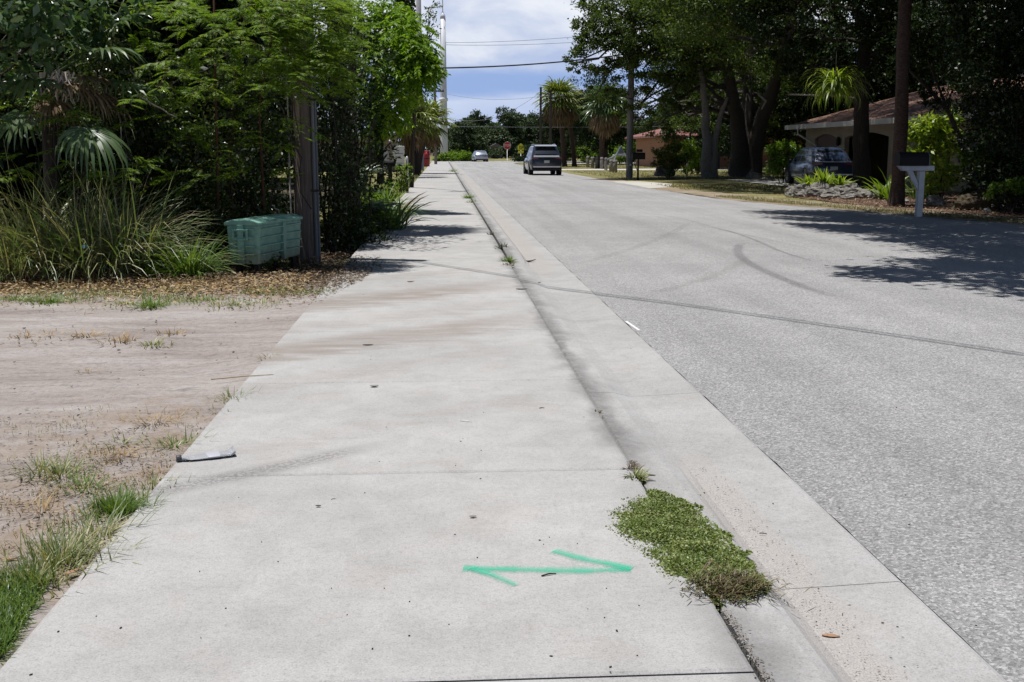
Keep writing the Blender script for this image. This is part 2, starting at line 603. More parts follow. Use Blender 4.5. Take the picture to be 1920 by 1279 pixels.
def dirtmat():
    m, nt, b = newmat('sandy_dirt')
    v = objcoord(nt)
    st = node(nt, 'ShaderNodeMapping', {'Vector': v, 'Scale': (0.35, 1.6, 1), 'Rotation': (0, 0, R(-12))}).outputs[0]
    n0 = noise_n(nt, st, 1.3, 7, 0.62, 0.3)
    n1 = noise_n(nt, v, 26.0, 5, 0.7)
    n2 = noise_n(nt, v, 160.0, 3, 0.7)
    fs = noise_n(nt, st, 11.0, 5, 0.7, 0.6)
    c = ramp(nt, n0, [(0.3, (0.215, 0.182, 0.165)), (0.5, (0.30, 0.265, 0.247)), (0.7, (0.37, 0.342, 0.325))])
    c = mixc(nt, 1, c, ramp(nt, n1, [(0.28, 0.70), (0.5, 1.0), (0.75, 1.12)]), 'MULTIPLY')
    c = mixc(nt, 1, c, ramp(nt, n2, [(0.3, 0.75), (0.5, 1.0), (0.72, 1.22)]), 'MULTIPLY')
    c = mixc(nt, 1, c, ramp(nt, fs, [(0.3, 0.66), (0.45, 0.97), (0.75, 1.08)]), 'MULTIPLY')
    # brown thatch patches along the sidewalk
    sep = node(nt, 'ShaderNodeSeparateXYZ', {0: v})
    near = mth(nt, 'MULTIPLY', mrange(nt, sep.outputs[1], 7.4, 5.6), mrange(nt, sep.outputs[0], -3.0, -1.6))
    far = mrange(nt, sep.outputs[1], 10.4, 11.2)
    pm = mth(nt, 'MULTIPLY', mth(nt, 'MAXIMUM', near, far), mrange(nt, noise_n(nt, v, 3.2, 5, 0.65), 0.40, 0.60))
    c = mixc(nt, mth(nt, 'MULTIPLY', pm, 0.6), c, mixc(nt, n1, (0.15, 0.10, 0.065), (0.31, 0.235, 0.16)))
    nt.links.new(c, b.inputs['Base Color'])
    b.inputs['Roughness'].default_value = 0.95
    b.inputs['Specular IOR Level'].default_value = 0.15
    nt.links.new(bump(nt, mth(nt, 'ADD', n1, mth(nt, 'MULTIPLY', n2, 0.4)), 0.012, 0.9), b.inputs['Normal'])
    return m


def groundmat(name, c0, c1, c2, s=0.6, bs=30.0, bd=0.02):
    m, nt, b = newmat(name)
    v = objcoord(nt)
    n0 = noise_n(nt, v, s, 7, 0.65, 0.3)
    n1 = noise_n(nt, v, bs, 5, 0.7)
    c = ramp(nt, n0, [(0.32, c0), (0.5, c1), (0.68, c2)])
    c = mixc(nt, 1, c, ramp(nt, n1, [(0.3, 0.55), (0.5, 1.0), (0.75, 1.3)]), 'MULTIPLY')
    nt.links.new(c, b.inputs['Base Color'])
    b.inputs['Roughness'].default_value = 0.95
    b.inputs['Specular IOR Level'].default_value = 0.15
    nt.links.new(bump(nt, n1, bd), b.inputs['Normal'])
    return m


def strokemat(name, col, lo, hi, maxa, ns=60.0, patch=0.5):
    """paint or rubber with a worn, grainy edge; 'edge' runs 0 at the rim to 1 in the middle"""
    m, nt, b = newmat(name)
    a = node(nt, 'ShaderNodeAttribute', attribute_name='edge').outputs['Fac']
    v = objcoord(nt)
    n = noise_n(nt, v, ns, 4, 0.75)
    n2 = noise_n(nt, v, 5.0, 4, 0.6)
    k = mth(nt, 'ADD', mth(nt, 'ADD', a, mth(nt, 'MULTIPLY', mth(nt, 'SUBTRACT', n, 0.5), 1.1)), mth(nt, 'MULTIPLY', mth(nt, 'SUBTRACT', n2, 0.5), patch))
    al = mth(nt, 'MULTIPLY', mrange(nt, k, lo, hi), maxa)
    b.inputs['Base Color'].default_value = (*col, 1)
    b.inputs['Roughness'].default_value = 0.8
    b.inputs['Specular IOR Level'].default_value = 0.2
    nt.links.new(al, b.inputs['Alpha'])
    return m


def glassmat(name='window_glass', col=(0.012, 0.014, 0.018)):
    return plain(name, col, rough=0.08, spec=0.25)


def paintmat(name, col, metal=0.4):
    return plain(name, col, rough=0.28, metal=metal, coat=0.8)


def roofmat(name, c0, c1):
    m, nt, b = newmat(name)
    v = objcoord(nt)
    br = node(nt, 'ShaderNodeTexBrick', {'Vector': node(nt, 'ShaderNodeMapping', {'Vector': v, 'Rotation': (0, 0, R(90))}).outputs[0], 'Scale': 1.0,
                                         'Color1': (*c0, 1), 'Color2': (*c1, 1), 'Mortar': (*[x * 0.35 for x in c0], 1), 'Mortar Size': 0.012, 'Brick Width': 0.32, 'Row Height': 0.15})
    n = noise_n(nt, v, 1.2, 6, 0.65)
    c = mixc(nt, 1, br.outputs[0], ramp(nt, n, [(0.3, 0.7), (0.7, 1.2)]), 'MULTIPLY')
    nt.links.new(c, b.inputs['Base Color'])
    b.inputs['Roughness'].default_value = 0.9
    return m


M = {}
M['walk'] = concrete('sidewalk_concrete', (0.374, 0.366, 0.357), 'walk')
M['kerb'] = concrete('kerb_concrete', (0.350, 0.345, 0.338), 'kerb')
M['conc'] = concrete('plain_concrete', (0.36, 0.35, 0.335))
M['asphalt'] = asphalt()
M['dirt'] = dirtmat()
M['soil'] = groundmat('soil', (0.05, 0.04, 0.028), (0.09, 0.07, 0.045), (0.08, 0.085, 0.035))
M['lawn'] = groundmat('dry_lawn', (0.10, 0.105, 0.035), (0.18, 0.165, 0.065), (0.28, 0.245, 0.13), 0.35, 22)
M['mulch'] = groundmat('mulch', (0.06, 0.038, 0.028), (0.12, 0.075, 0.055), (0.22, 0.155, 0.12), 1.2, 26, 0.04)
M['sand'] = groundmat('sandy_verge', (0.13, 0.105, 0.06), (0.25, 0.20, 0.14), (0.33, 0.285, 0.23), 0.8, 24)
M['pale'] = plain('pale_paving', (0.42, 0.40, 0.36), 0.9, var=0.12, vs=0.6)
M['oak_bark'] = bark('oak_bark', (0.035, 0.03, 0.025), (0.115, 0.10, 0.088))
M['palebark'] = bark('pale_bark', (0.22, 0.19, 0.16), (0.42, 0.39, 0.35))
M['midbark'] = bark('greyish_oak_bark', (0.13, 0.115, 0.10), (0.30, 0.275, 0.25))
M['palm_bark'] = bark('palm_bark', (0.028, 0.02, 0.017), (0.11, 0.072, 0.056), (3, 3, 9), 4.0, 0.03)
M['red_stem'] = bark('reddish_stem', (0.04, 0.02, 0.014), (0.10, 0.045, 0.03))
M['pole_wood'] = bark('weathered_pole_wood', (0.05, 0.038, 0.032), (0.17, 0.135, 0.118), (9, 9, 0.35), 5.0, 0.012)
M['grey_wood'] = bark('grey_wood', (0.12, 0.11, 0.10), (0.30, 0.28, 0.26), (9, 9, 0.5), 5.0, 0.01)
M['dark_wood'] = bark('dark_wood', (0.018, 0.015, 0.013), (0.065, 0.052, 0.045), (8, 8, 0.6), 5.0, 0.01)
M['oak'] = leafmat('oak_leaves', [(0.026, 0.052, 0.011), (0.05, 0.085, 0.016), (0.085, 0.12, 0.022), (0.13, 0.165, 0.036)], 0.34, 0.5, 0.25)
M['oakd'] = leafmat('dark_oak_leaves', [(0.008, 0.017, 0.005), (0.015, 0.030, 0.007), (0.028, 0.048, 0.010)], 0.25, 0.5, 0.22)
M['faroak'] = leafmat('far_tree_leaves', [(0.034, 0.058, 0.030), (0.055, 0.085, 0.042), (0.085, 0.115, 0.055)], 0.2, 0.55, 0.3, 0.8, 0.35)
M['feather'] = leafmat('feathery_leaves', [(0.075, 0.14, 0.014), (0.13, 0.215, 0.02), (0.22, 0.31, 0.04)], 0.5, 0.5, 0.35, 0.5)
M['bright'] = leafmat('bright_leaves', [(0.065, 0.13, 0.011), (0.115, 0.20, 0.016), (0.20, 0.29, 0.035)], 0.38, 0.45, 0.4, 0.5)
M['vivid'] = leafmat('vivid_leaves', [(0.085, 0.18, 0.012), (0.15, 0.27, 0.018), (0.26, 0.38, 0.04)], 0.5, 0.45, 0.3, 0.4)
M['lime'] = leafmat('lime_leaves', [(0.12, 0.20, 0.02), (0.22, 0.31, 0.035), (0.36, 0.42, 0.08)], 0.4, 0.4, 0.45, 0.35)
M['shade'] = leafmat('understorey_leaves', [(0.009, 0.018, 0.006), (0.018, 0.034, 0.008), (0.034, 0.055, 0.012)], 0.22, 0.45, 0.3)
M['vine'] = leafmat('vine_leaves', [(0.015, 0.03, 0.008), (0.03, 0.055, 0.013), (0.06, 0.09, 0.02), (0.10, 0.12, 0.045)], 0.25, 0.3, 0.5, 0.6)
M['broad'] = leafmat('broad_leaves', [(0.04, 0.09, 0.03), (0.07, 0.13, 0.045), (0.13, 0.19, 0.09)], 0.25, 0.3, 0.6, 0.4)
M['palm'] = leafmat('fan_palm_leaves', [(0.045, 0.085, 0.03), (0.075, 0.125, 0.045), (0.12, 0.17, 0.07)], 0.22, 0.35, 0.55, 0.3)
M['palmy'] = leafmat('yellowing_palm_leaves', [(0.09, 0.13, 0.025), (0.17, 0.21, 0.045), (0.27, 0.29, 0.085)], 0.3, 0.4, 0.45, 0.4)
M['dead'] = leafmat('dead_fronds', [(0.10, 0.065, 0.035), (0.18, 0.125, 0.07), (0.28, 0.20, 0.12)], 0.12, 0.8, 0.2, 0.3, tcol=(1, .9, .7))
M['grass'] = leafmat('green_grass_blades', [(0.06, 0.12, 0.022), (0.11, 0.185, 0.035), (0.20, 0.27, 0.075)], 0.3, 0.4, 0.45, 0.3, 4)
M['reed'] = leafmat('tall_grass_blades', [(0.06, 0.105, 0.027), (0.115, 0.17, 0.045), (0.20, 0.245, 0.10), (0.38, 0.35, 0.20), (0.22, 0.17, 0.10)], 0.22, 0.4, 0.5, 0.3, 2)
M['straw'] = leafmat('dry_straw', [(0.22, 0.14, 0.07), (0.36, 0.25, 0.13), (0.50, 0.39, 0.23)], 0.15, 0.8, 0.2, 0.2, tcol=(1, .9, .7))
M['mixgrass'] = leafmat('part_dry_grass', [(0.07, 0.12, 0.03), (0.14, 0.18, 0.06), (0.27, 0.28, 0.13), (0.44, 0.38, 0.22)], 0.2, 0.5, 0.4, 0.2, 4)
M['drygrass'] = leafmat('drying_lawn_blades', [(0.07, 0.10, 0.025), (0.13, 0.14, 0.045), (0.26, 0.22, 0.10), (0.34, 0.27, 0.15)], 0.2, 0.6, 0.3, 0.4, 0.5)
M['litter'] = leafmat('dry_leaf_litter', [(0.06, 0.035, 0.022), (0.16, 0.095, 0.055), (0.30, 0.19, 0.11), (0.46, 0.36, 0.25)], 0.05, 0.8, 0.2, 0.1, tcol=(1, .9, .7))
M['brownlitter'] = leafmat('brown_leaf_litter', [(0.05, 0.032, 0.022), (0.12, 0.078, 0.05), (0.21, 0.145, 0.095), (0.33, 0.26, 0.19)], 0.03, 0.8, 0.2, 0.4, 2.5, tcol=(1, .9, .7))
M['crumbs'] = leafmat('bark_crumbs', [(0.05, 0.04, 0.033), (0.12, 0.095, 0.075), (0.22, 0.185, 0.155), (0.36, 0.32, 0.28)], 0.0, 0.85, 0.2, 0.1)
M['moss'] = leafmat('creeping_cover_leaves', [(0.15, 0.12, 0.06), (0.13, 0.18, 0.05), (0.19, 0.25, 0.07), (0.27, 0.32, 0.11), (0.40, 0.43, 0.22)], 0.2, 0.5, 0.35, 0.6, 9)
M['mossred'] = leafmat('reddish_grass', [(0.05, 0.035, 0.022), (0.12, 0.07, 0.04), (0.10, 0.12, 0.035), (0.20, 0.16, 0.08)], 0.12, 0.5, 0.35, 0.2, 9, tcol=(1, .9, .7))
M['white'] = plain('white_paint', (0.78, 0.78, 0.77), 0.45, var=0.05)
M['black'] = plain('black_plastic', (0.010, 0.010, 0.011), 0.6, spec=0.2)
M['rubber'] = plain('rubber', (0.018, 0.018, 0.018), 0.8, spec=0.3)
M['steel'] = plain('galvanised_steel', (0.36, 0.37, 0.38), 0.4, 0.7, var=0.1)
M['alu'] = plain('rim_metal', (0.55, 0.56, 0.58), 0.3, 0.9)
M['glass'] = glassmat()
M['rock'] = groundmat('limestone', (0.10, 0.09, 0.08), (0.23, 0.215, 0.195), (0.40, 0.385, 0.355), 2.2, 25, 0.04)
M['beige'] = plain('beige_stucco', (0.30, 0.25, 0.18), 0.9, var=0.08, vs=2, bmp=0.01)
M['pink'] = plain('salmon_stucco', (0.42, 0.22, 0.15), 0.9, var=0.08, vs=2)
M['fascia'] = plain('white_fascia', (0.48, 0.46, 0.43), 0.6, var=0.06)
M['roofb'] = roofmat('brown_shingles', (0.19, 0.10, 0.07), (0.29, 0.16, 0.115))
M['roofr'] = roofmat('red_shingles', (0.21, 0.085, 0.07), (0.30, 0.135, 0.115))
M['dark'] = plain('dark_interior', (0.012, 0.011, 0.010), 0.9)
M['red'] = plain('red_reflective', (0.48, 0.02, 0.025), 0.5)
M['yellow'] = plain('fluorescent_yellow', (0.70, 0.66, 0.03), 0.5)
M['tail'] = plain('tail_lamp_red', (0.16, 0.01, 0.015), 0.15, spec=0.7)


# ================================================================== THE SETTING
def road_z(x):
    return -0.042 + 0.05 * max(0.0, 1 - ((x - 4.95) / 3.4) ** 2)


def sheet(name, pts, z, mat, jit=0.12, step=0.4, kind='structure', parent=None):
    bm = bmesh.new()
    vs = []
    n = len(pts)
    for i in range(n):
        a, b = Vector(pts[i]), Vector(pts[(i + 1) % n])
        k = max(1, int((b - a).length / step))
        k = min(k, 160)
        for j in range(k):
            p = a + (b - a) * (j / k)
            o = mnoise.noise_vector(Vector((p.x * 0.9, p.y * 0.9, z * 50))) * jit + mnoise.noise_vector(Vector((p.x * 4, p.y * 4, 3))) * jit * 0.4
            vs.append(bm.verts.new((p.x + o.x, p.y + o.y, z)))
    f = bm.faces.new(vs)
    if f.normal.z < 0 or f.calc_area() >= 0:
        f.normal_update()
        if f.normal.z < 0:
            f.normal_flip()
    bmesh.ops.triangulate(bm, faces=[f])
    me = bpy.data.meshes.new(name)
    bm.to_mesh(me)
    bm.free()
    o = link(name, me, mat, parent)
    if kind and parent is None:
        o['kind'] = kind
    return o


def setting():
    # ground to the horizon
    bm = bmesh.new()
    bmesh.ops.create_grid(bm, x_segments=2, y_segments=2, size=1600)
    for v in bm.verts:
        v.co.z = -0.12
    tag(bmo('ground', bm, M['soil']), kind='structure')
    # sidewalk of two-metre slabs with open joints
    bm = bmesh.new()
    y = 2.84 - 8.0
    while y < 146:
        x0, x1 = -1.27, 0.868
        e = 0.012
        g = 0.005
        v = []
        for (a, b, zz) in ((0, 0, -0.10), (0, 0, -0.006), (e, e, 0.0)):
            v.append([bm.verts.new((x, yy, zz)) for x, yy in ((x0 + a, y + g + b), (x1 - a, y + g + b), (x1 - a, y + 2.0 - g - b), (x0 + a, y + 2.0 - g - b))])
        for r in range(2):
            for k in range(4):
                bm.faces.new((v[r][k], v[r][(k + 1) % 4], v[r + 1][(k + 1) % 4], v[r + 1][k]))
        bm.faces.new(v[2])
        y += 2.0
    tag(bmo('sidewalk', bm, M['walk']), kind='structure')

    # kerb and gutter, dropped along the dirt driveway
    def kz(y):
        t = min(max((y - 4.3) / 0.7, 0), 1) - min(max((y - 14.2) / 0.8, 0), 1)
        t = t * t * (3 - 2 * t)
        u = min(max((y - 14.3) / 0.9, 0), 1)
        return -0.002 - 0.032 * t + 0.032 * u * u * (3 - 2 * u)
    bm = bmesh.new()
    y = -5.6
    while y < 147:
        ns = 6
        rings = []
        for i in range(ns + 1):
            yy = y + 0.002 + (3.046) * i / ns
            k = kz(yy)
            prof = [(0.885, -0.16), (0.888, k - 0.010), (0.90, k), (1.05, k - 0.002), (1.09, k - 0.012), (1.125, min(k - 0.02, -0.052) * 0.6 + (k - 0.02) * 0.4), (1.17, -0.062), (1.36, -0.055), (1.585, -0.044), (1.60, -0.048), (1.60, -0.16)]
            rings.append([bm.verts.new((px, yy, pz)) for px, pz in prof])
        for i in range(ns):
            for j in range(len(rings[0]) - 1):
                bm.faces.new((rings[i][j], rings[i][j + 1], rings[i + 1][j + 1], rings[i + 1][j]))
        bm.faces.new(rings[0])
        bm.faces.new(rings[-1][::-1])
        y += 3.05
    tag(bmo('kerb', bm, M['kerb']), kind='structure')
    # road
    YS = [-6, 4, 10, 12, 14, 16, 18.5, 21.5, 24, 27, 29.5, 32, 36, 41, 60, 80, 100, 125, 133, 139, 144, 148]
    XR = [30, 26, 21, 18.6, 16.2, 14.3, 12.9, 11.75, 11.0, 10.3, 9.5, 8.85, 8.45, 8.35, 8.3, 8.25, 8.2, 8.15, 8.9, 11, 15, 25]
    ys = np.unique(np.concatenate([np.arange(-6, 50, 0.12), np.arange(50, 148.1, 1.0)]))
    xr = np.interp(ys, YS, XR)
    nx = 26
    V, F = [], []
    for yy, xx in zip(ys, xr):
        xl = 1.603 + 0.012 * mnoise.noise(Vector((yy * 2.3, 0, 0))) + 0.008 * mnoise.noise(Vector((yy * 9, 5, 0))) if yy < 50 else 1.603
        xx += 0.10 * mnoise.noise(Vector((yy * 0.8, 7, 0)))
        for k in range(nx + 1):
            t = k / nx
            x = xl + (xx - xl) * t
            V.append((x, yy, road_z(x) + (0.004 if k else -0.008)))
    for i in range(len(ys) - 1):
        for k in range(nx):
            a = i * (nx + 1) + k
            F.append((a, a + 1, a + nx + 2, a + nx + 1))
    road = qmesh('road', V, F, M['asphalt'])
    road['kind'] = 'structure'
    tag(sheet('cross_street', [(-70, 148), (90, 148), (90, 155.5), (-70, 155.5)], -0.045, M['asphalt'], 0.0, 20), kind='structure')

    # tyre marks and the short white dash, parts of the road
    rub = strokemat('rubber_smear', (0.09, 0.088, 0.09), 0.35, 1.6, 0.38, 90)
    rub2 = strokemat('faint_rubber_smear', (0.16, 0.13, 0.11), 0.5, 1.7, 0.20, 60)

    def stroke(name, px, width, mat, parent, zoff, ground=True, taper=True, zf=None, soft=1.6):
        P = [G(u, v, -0.02) if ground else Vector((u, v, 0)) for u, v in px]
        P = [Vector((p.x, p.y, 0)) for p in P]
        # resample with smoothing
        pts = []
        for i in range(len(P) - 1):
            p0, p1, p2, p3 = P[max(i - 1, 0)], P[i], P[i + 1], P[min(i + 2, len(P) - 1)]
            for k in range(10):
                t = k / 10
                pts.append(0.5 * ((2 * p1) + (p2 - p0) * t + (2 * p0 - 5 * p1 + 4 * p2 - p3) * t * t + (3 * p1 - p0 - 3 * p2 + p3) * t ** 3))
        pts.append(P[-1])
        V, F, E = [], [], []
        nw = 6
        for i, p in enumerate(pts):
            d = (pts[min(i + 1, len(pts) - 1)] - pts[max(i - 1, 0)]).normalized()
            s = Vector((-d.y, d.x, 0))
            tt = i / (len(pts) - 1)
            for k in range(nw + 1):
                w = (k / nw - 0.5) * width
                q = p + s * w
                z = (zf(q.x) if zf else 0) + zoff
                V.append((q.x, q.y, z))
                e = 1 - abs(k / nw - 0.5) * 2
                e = min(1.0, e * soft)
                if taper:
                    e *= min(1, min(tt, 1 - tt) * 5 + 0.05)
                E.append(e)
        for i in range(len(pts) - 1):
            for k in range(nw):
                a = i * (nw + 1) + k
                F.append((a, a + 1, a + nw + 2, a + nw + 1))
        return qmesh(name, V, F, mat, parent, attr=('edge', E))

    zf = lambda x: road_z(x) + 0.004
    stroke('tyre_mark', [(1412, 456), (1388, 463), (1384, 478), (1402, 496), (1450, 520), (1530, 551), (1640, 582)], 0.26, rub, road, 0.004, zf=zf)
    stroke('tyre_mark', [(1330, 431), (1365, 437), (1412, 453), (1470, 478), (1560, 505)], 0.14, rub, road, 0.005, zf=zf)
    stroke('tyre_mark', [(960, 405), (1100, 395), (1250, 408), (1360, 436), (1480, 462), (1700, 520)], 0.2, rub2, road, 0.006, zf=zf)
    stroke('tyre_mark', [(1180, 560), (1290, 535), (1360, 512), (1430, 470)], 0.3, rub2, road, 0.007, zf=zf)
    stroke('tyre_mark', [(1060, 500), (1180, 470), (1260, 440), (1300, 415)], 0.3, rub2, road, 0.008, zf=zf)
    wp = strokemat('worn_white_paint', (0.8, 0.8, 0.8), 0.2, 1.0, 0.7, 60)
    stroke('paint_dash', [(1174, 597), (1187, 606), (1199, 614)], 0.04, wp, road, -0.009, taper=False, zf=zf)
    # green utility-locate arrow sprayed on the sidewalk
    gp = strokemat('green_spray_paint', (0.045, 0.46, 0.29), 0.25, 1.45, 0.88, 130, 0.9)
    ar = thing('painted_arrow', 'green spray-painted double-ended arrow on the pale sidewalk', 'painted mark', (0, 0, 0))

    def gstroke(px, w, zoff, w_end=None):
        stroke('stroke', [(G(u, v).x, G(u, v).y) for u, v in px], w, gp, ar, zoff, ground=False, taper=False, soft=1.0)
    gstroke([(868, 1066), (960, 1068), (1080, 1071), (1182, 1068)], 0.125, 0.0020)
    gstroke([(1036, 1034), (1090, 1048), (1140, 1058), (1184, 1068)], 0.115, 0.0030)
    gstroke([(880, 1067), (915, 1077), (945, 1089), (968, 1099)], 0.095, 0.0040)

    # left: rutted dirt driveway with real undulation
    xs = np.arange(-15, -1.2, 0.07)
    ys = np.arange(-1.0, 13.6, 0.07)
    X, Y = np.meshgrid(xs, ys)
    Z = np.zeros_like(X)
    for i in range(X.shape[0]):
        for j in range(X.shape[1]):
            x, y = X[i, j], Y[i, j]
            e = min(1.0, (-1.2 - x) / 0.5)
            Z[i, j] = -0.014 + e * (0.03 * mnoise.noise(Vector((x * 0.5, y * 1.1, 1))) + 0.016 * mnoise.noise(Vector((x * 1.4, y * 4.5 + x * 0.9, 2))) + 0.010 * mnoise.noise(Vector((x * 6, y * 7, 5)))) - 0.03 * min(1, e) * (1 if 6.5 < y < 10.5 else 0.5)
    V = np.stack([X, Y, Z], -1).reshape(-1, 3)
    nxx = len(xs)
    ii, jj = np.meshgrid(np.arange(len(ys) - 1), np.arange(nxx - 1), indexing='ij')
    a = (ii * nxx + jj).ravel()
    F = np.stack([a, a + 1, a + nxx + 1, a + nxx], 1)
    d = qmesh('dirt_driveway', V, F, M['dirt'], smooth=True)
    d['kind'] = 'structure'
    # left verge further on
    sheet('left_verge', [(-2.8, 19), (-1.26, 19), (-1.26, 147), (-14, 147), (-14, 66), (-3.4, 50)], -0.03, M['lawn'], 0.0, 3)
    # right side
    sheet('right_lawn', [(8.3, 40), (10.2, 27), (12.5, 20), (45, 20), (45, 147), (14, 147), (8.2, 128)], -0.05, M['lawn'], 0.10, 0.6)
    sheet('sandy_verge', [(8.25, 60), (8.30, 41), (8.8, 32), (10.25, 27), (11.7, 21.3), (14.3, 15.8), (17, 15.8), (13.6, 22.5), (11.9, 28), (10.4, 34), (9.6, 42), (8.9, 60)], -0.035, M['sand'], 0.28, 0.3)
    sheet('mulch_bed', [(11.5, 28.5), (13.2, 22.5), (22, 22.5), (24, 38), (12.4, 38.5), (11.2, 34)], -0.028, M['mulch'], 0.25, 0.4)
    sheet('house_driveway', [(14.2, 44), (14.6, 40.6), (19, 40.5), (19, 56), (14.5, 56)], -0.022, M['conc'], 0.15, 0.5)
    sheet('concrete_apron', [(12.3, 23.4), (13.2, 22.0), (20, 22.0), (20, 23.4)], -0.020, M['pale'], 0.05, 0.5)
    sheet('gravel_lot', [(12.5, 124), (60, 124), (60, 143), (15, 143)], -0.036, M['pale'], 0.3, 1.5)
    sheet('side_driveway', [(8.2, 88), (8.2, 83), (30, 84), (30, 90), (14, 90)], -0.034, M['pale'], 0.2, 1.0)
    sheet('road_apron', [(8.2, 53.5), (8.25, 43.5), (9.2, 44.5), (10.4, 49), (9.6, 53)], -0.030, M['pale'], 0.12, 0.6)
    sheet('far_verge', [(-120, 155.6), (160, 155.6), (160, 330), (-120, 330)], -0.07, M['lawn'], 0.2, 20)


setting()


# ================================================================== PLANT BUILDERS
def crown(cl, n, L, Wd, upb=0.7, sub=16, sd=0.17, shell=0.45, flat=0.8, spray=0.5):
    cl = np.asarray(cl, float)
    r = cl[:, 3]
    w = r ** 2.2
    cnt = np.maximum(1, (n * w / w.sum()).astype(int))
    Ps, Ds, Ns = [], [], []
    rm = np.sqrt((r ** 2).mean())
    for (x, y, z, rr), k in zip(cl, cnt):
        ns = max(5, int(sub * (rr / rm) ** 2))
        d = unit(rng.normal(size=(ns, 3)))
        sc = np.array([x, y, z]) + d * rr * (rng.random((ns, 1)) ** shell) * np.array([1, 1, flat])
        idx = rng.integers(0, ns, k)
        s_ = rr * sd * rng.uniform(0.6, 1.4, ns)
        P = sc[idx] + rng.normal(size=(k, 3)) * s_[idx][:, None] * np.array([1, 1, 0.55])
        out = unit(P - np.array([x, y, z - rr * 0.3]))
        Ps.append(P)
        Ds.append(out * spray + rng.normal(size=(k, 3)) * 0.6 - np.array([0, 0, 0.15]))
        Ns.append(rng.normal(size=(k, 3)) * 0.55 + out * 0.35 + np.array([0, 0, upb]))
    P, D, N = map(np.concatenate, (Ps, Ds, Ns))
    L_ = L * rng.uniform(0.65, 1.3, len(P))
    return leaves(P, D, N, L_, L_ * Wd)


def tree(name, label, base, trunks, cl, n, L, Wd, lm, bm_, cat='tree', group=None, limbs=True, rz=0.0, sub=16, sd=0.17, limb_r=0.10, shell=0.45, flat=0.8, upb=0.7):
    """trunks: list of (path, radii) relative to base; cl: clusters (x, y, z, r) relative to base"""
    root = thing(name, label, cat, base, rz, group)
    q = Q()
    tips = []
    for path, rad in trunks:
        pp = np.asarray(path, float)
        # densify
        t = np.linspace(0, len(pp) - 1, (len(pp) - 1) * 4 + 1)
        pd = np.stack([np.interp(t, np.arange(len(pp)), pp[:, k]) for k in range(3)], 1)
        rd = np.interp(t, np.arange(len(rad)), rad)
        pd[1:-1] += rng.normal(size=pd[1:-1].shape) * rd[1:-1, None] * 0.10
        q.add(tube(pd, rd, 10, 0.05))
        tips += [(pd[k], rd[k]) for k in range(len(pd) // 2, len(pd))]
    if limbs:
        for c in cl:
            c = np.array(c[:3])
            k = min(range(len(tips)), key=lambda i: np.linalg.norm(tips[i][0] - c) + (1.0 if tips[i][0][2] > c[2] else 0))
            p0, r0 = tips[k]
            r0 = min(r0 * 0.7, limb_r)
            q.add(tube(curve(p0, c, 8, -0.06 * np.linalg.norm(c - p0), 0.05 * np.linalg.norm(c - p0)), np.linspace(r0, r0 * 0.25, 8), 6, 0.05))
    q.build('trunk', bm_, root, True)
    V, F = crown(cl, n, L, Wd, upb, sub, sd, shell, flat)
    qmesh('crown', V, F, lm, root)
    return root


def shrub(name, label, base, cl, n, L, Wd, lm, cat='shrub', group=None, stems=5, sub=14, sd=0.22, sm=None, upb=0.7, flat=0.8):
    root = thing(name, label, cat, base, 0, group)
    q = Q()
    cl = np.asarray(cl, float)
    for k in range(stems):
        c = cl[k % len(cl)]
        q.add(tube(curve((rng.normal() * 0.06, rng.normal() * 0.06, -0.05), c[:3] + rng.normal(size=3) * c[3] * 0.4, 6, 0, 0.05), np.linspace(0.022, 0.008, 6), 5, 0.05))
    q.build('stem', sm or M['dark_wood'], root)
    V, F = crown(cl, n, L, Wd, upb, sub, sd, 0.5, flat)
    qmesh('foliage', V, F, lm, root)
    return root


def grass_clump(name, label, base, n, H, rad, mat, Wd=0.010, lean=(0.05, 0.5), droop=(0.4, 1.6), cat='grass clump', group=None, seg=4, root_mat=None):
    pr = np.minimum(np.abs(rng.normal(size=n)), 1.9) * rad * 0.42
    a = rng.uniform(0, 2 * np.pi, n)
    P = np.stack([np.cos(a) * pr, np.sin(a) * pr, np.full(n, -0.02)], 1)
    az = a + rng.normal(size=n) * 0.7
    L = H * rng.uniform(0.45, 1.25, n)
    V, F = blades(P, az, L, rng.uniform(*lean, n), rng.uniform(*droop, n), Wd * rng.uniform(0.6, 1.4, n), seg, 0.6)
    o = qmesh(name, V, F, mat)
    o.location = base
    return tag(o, label, cat, group)


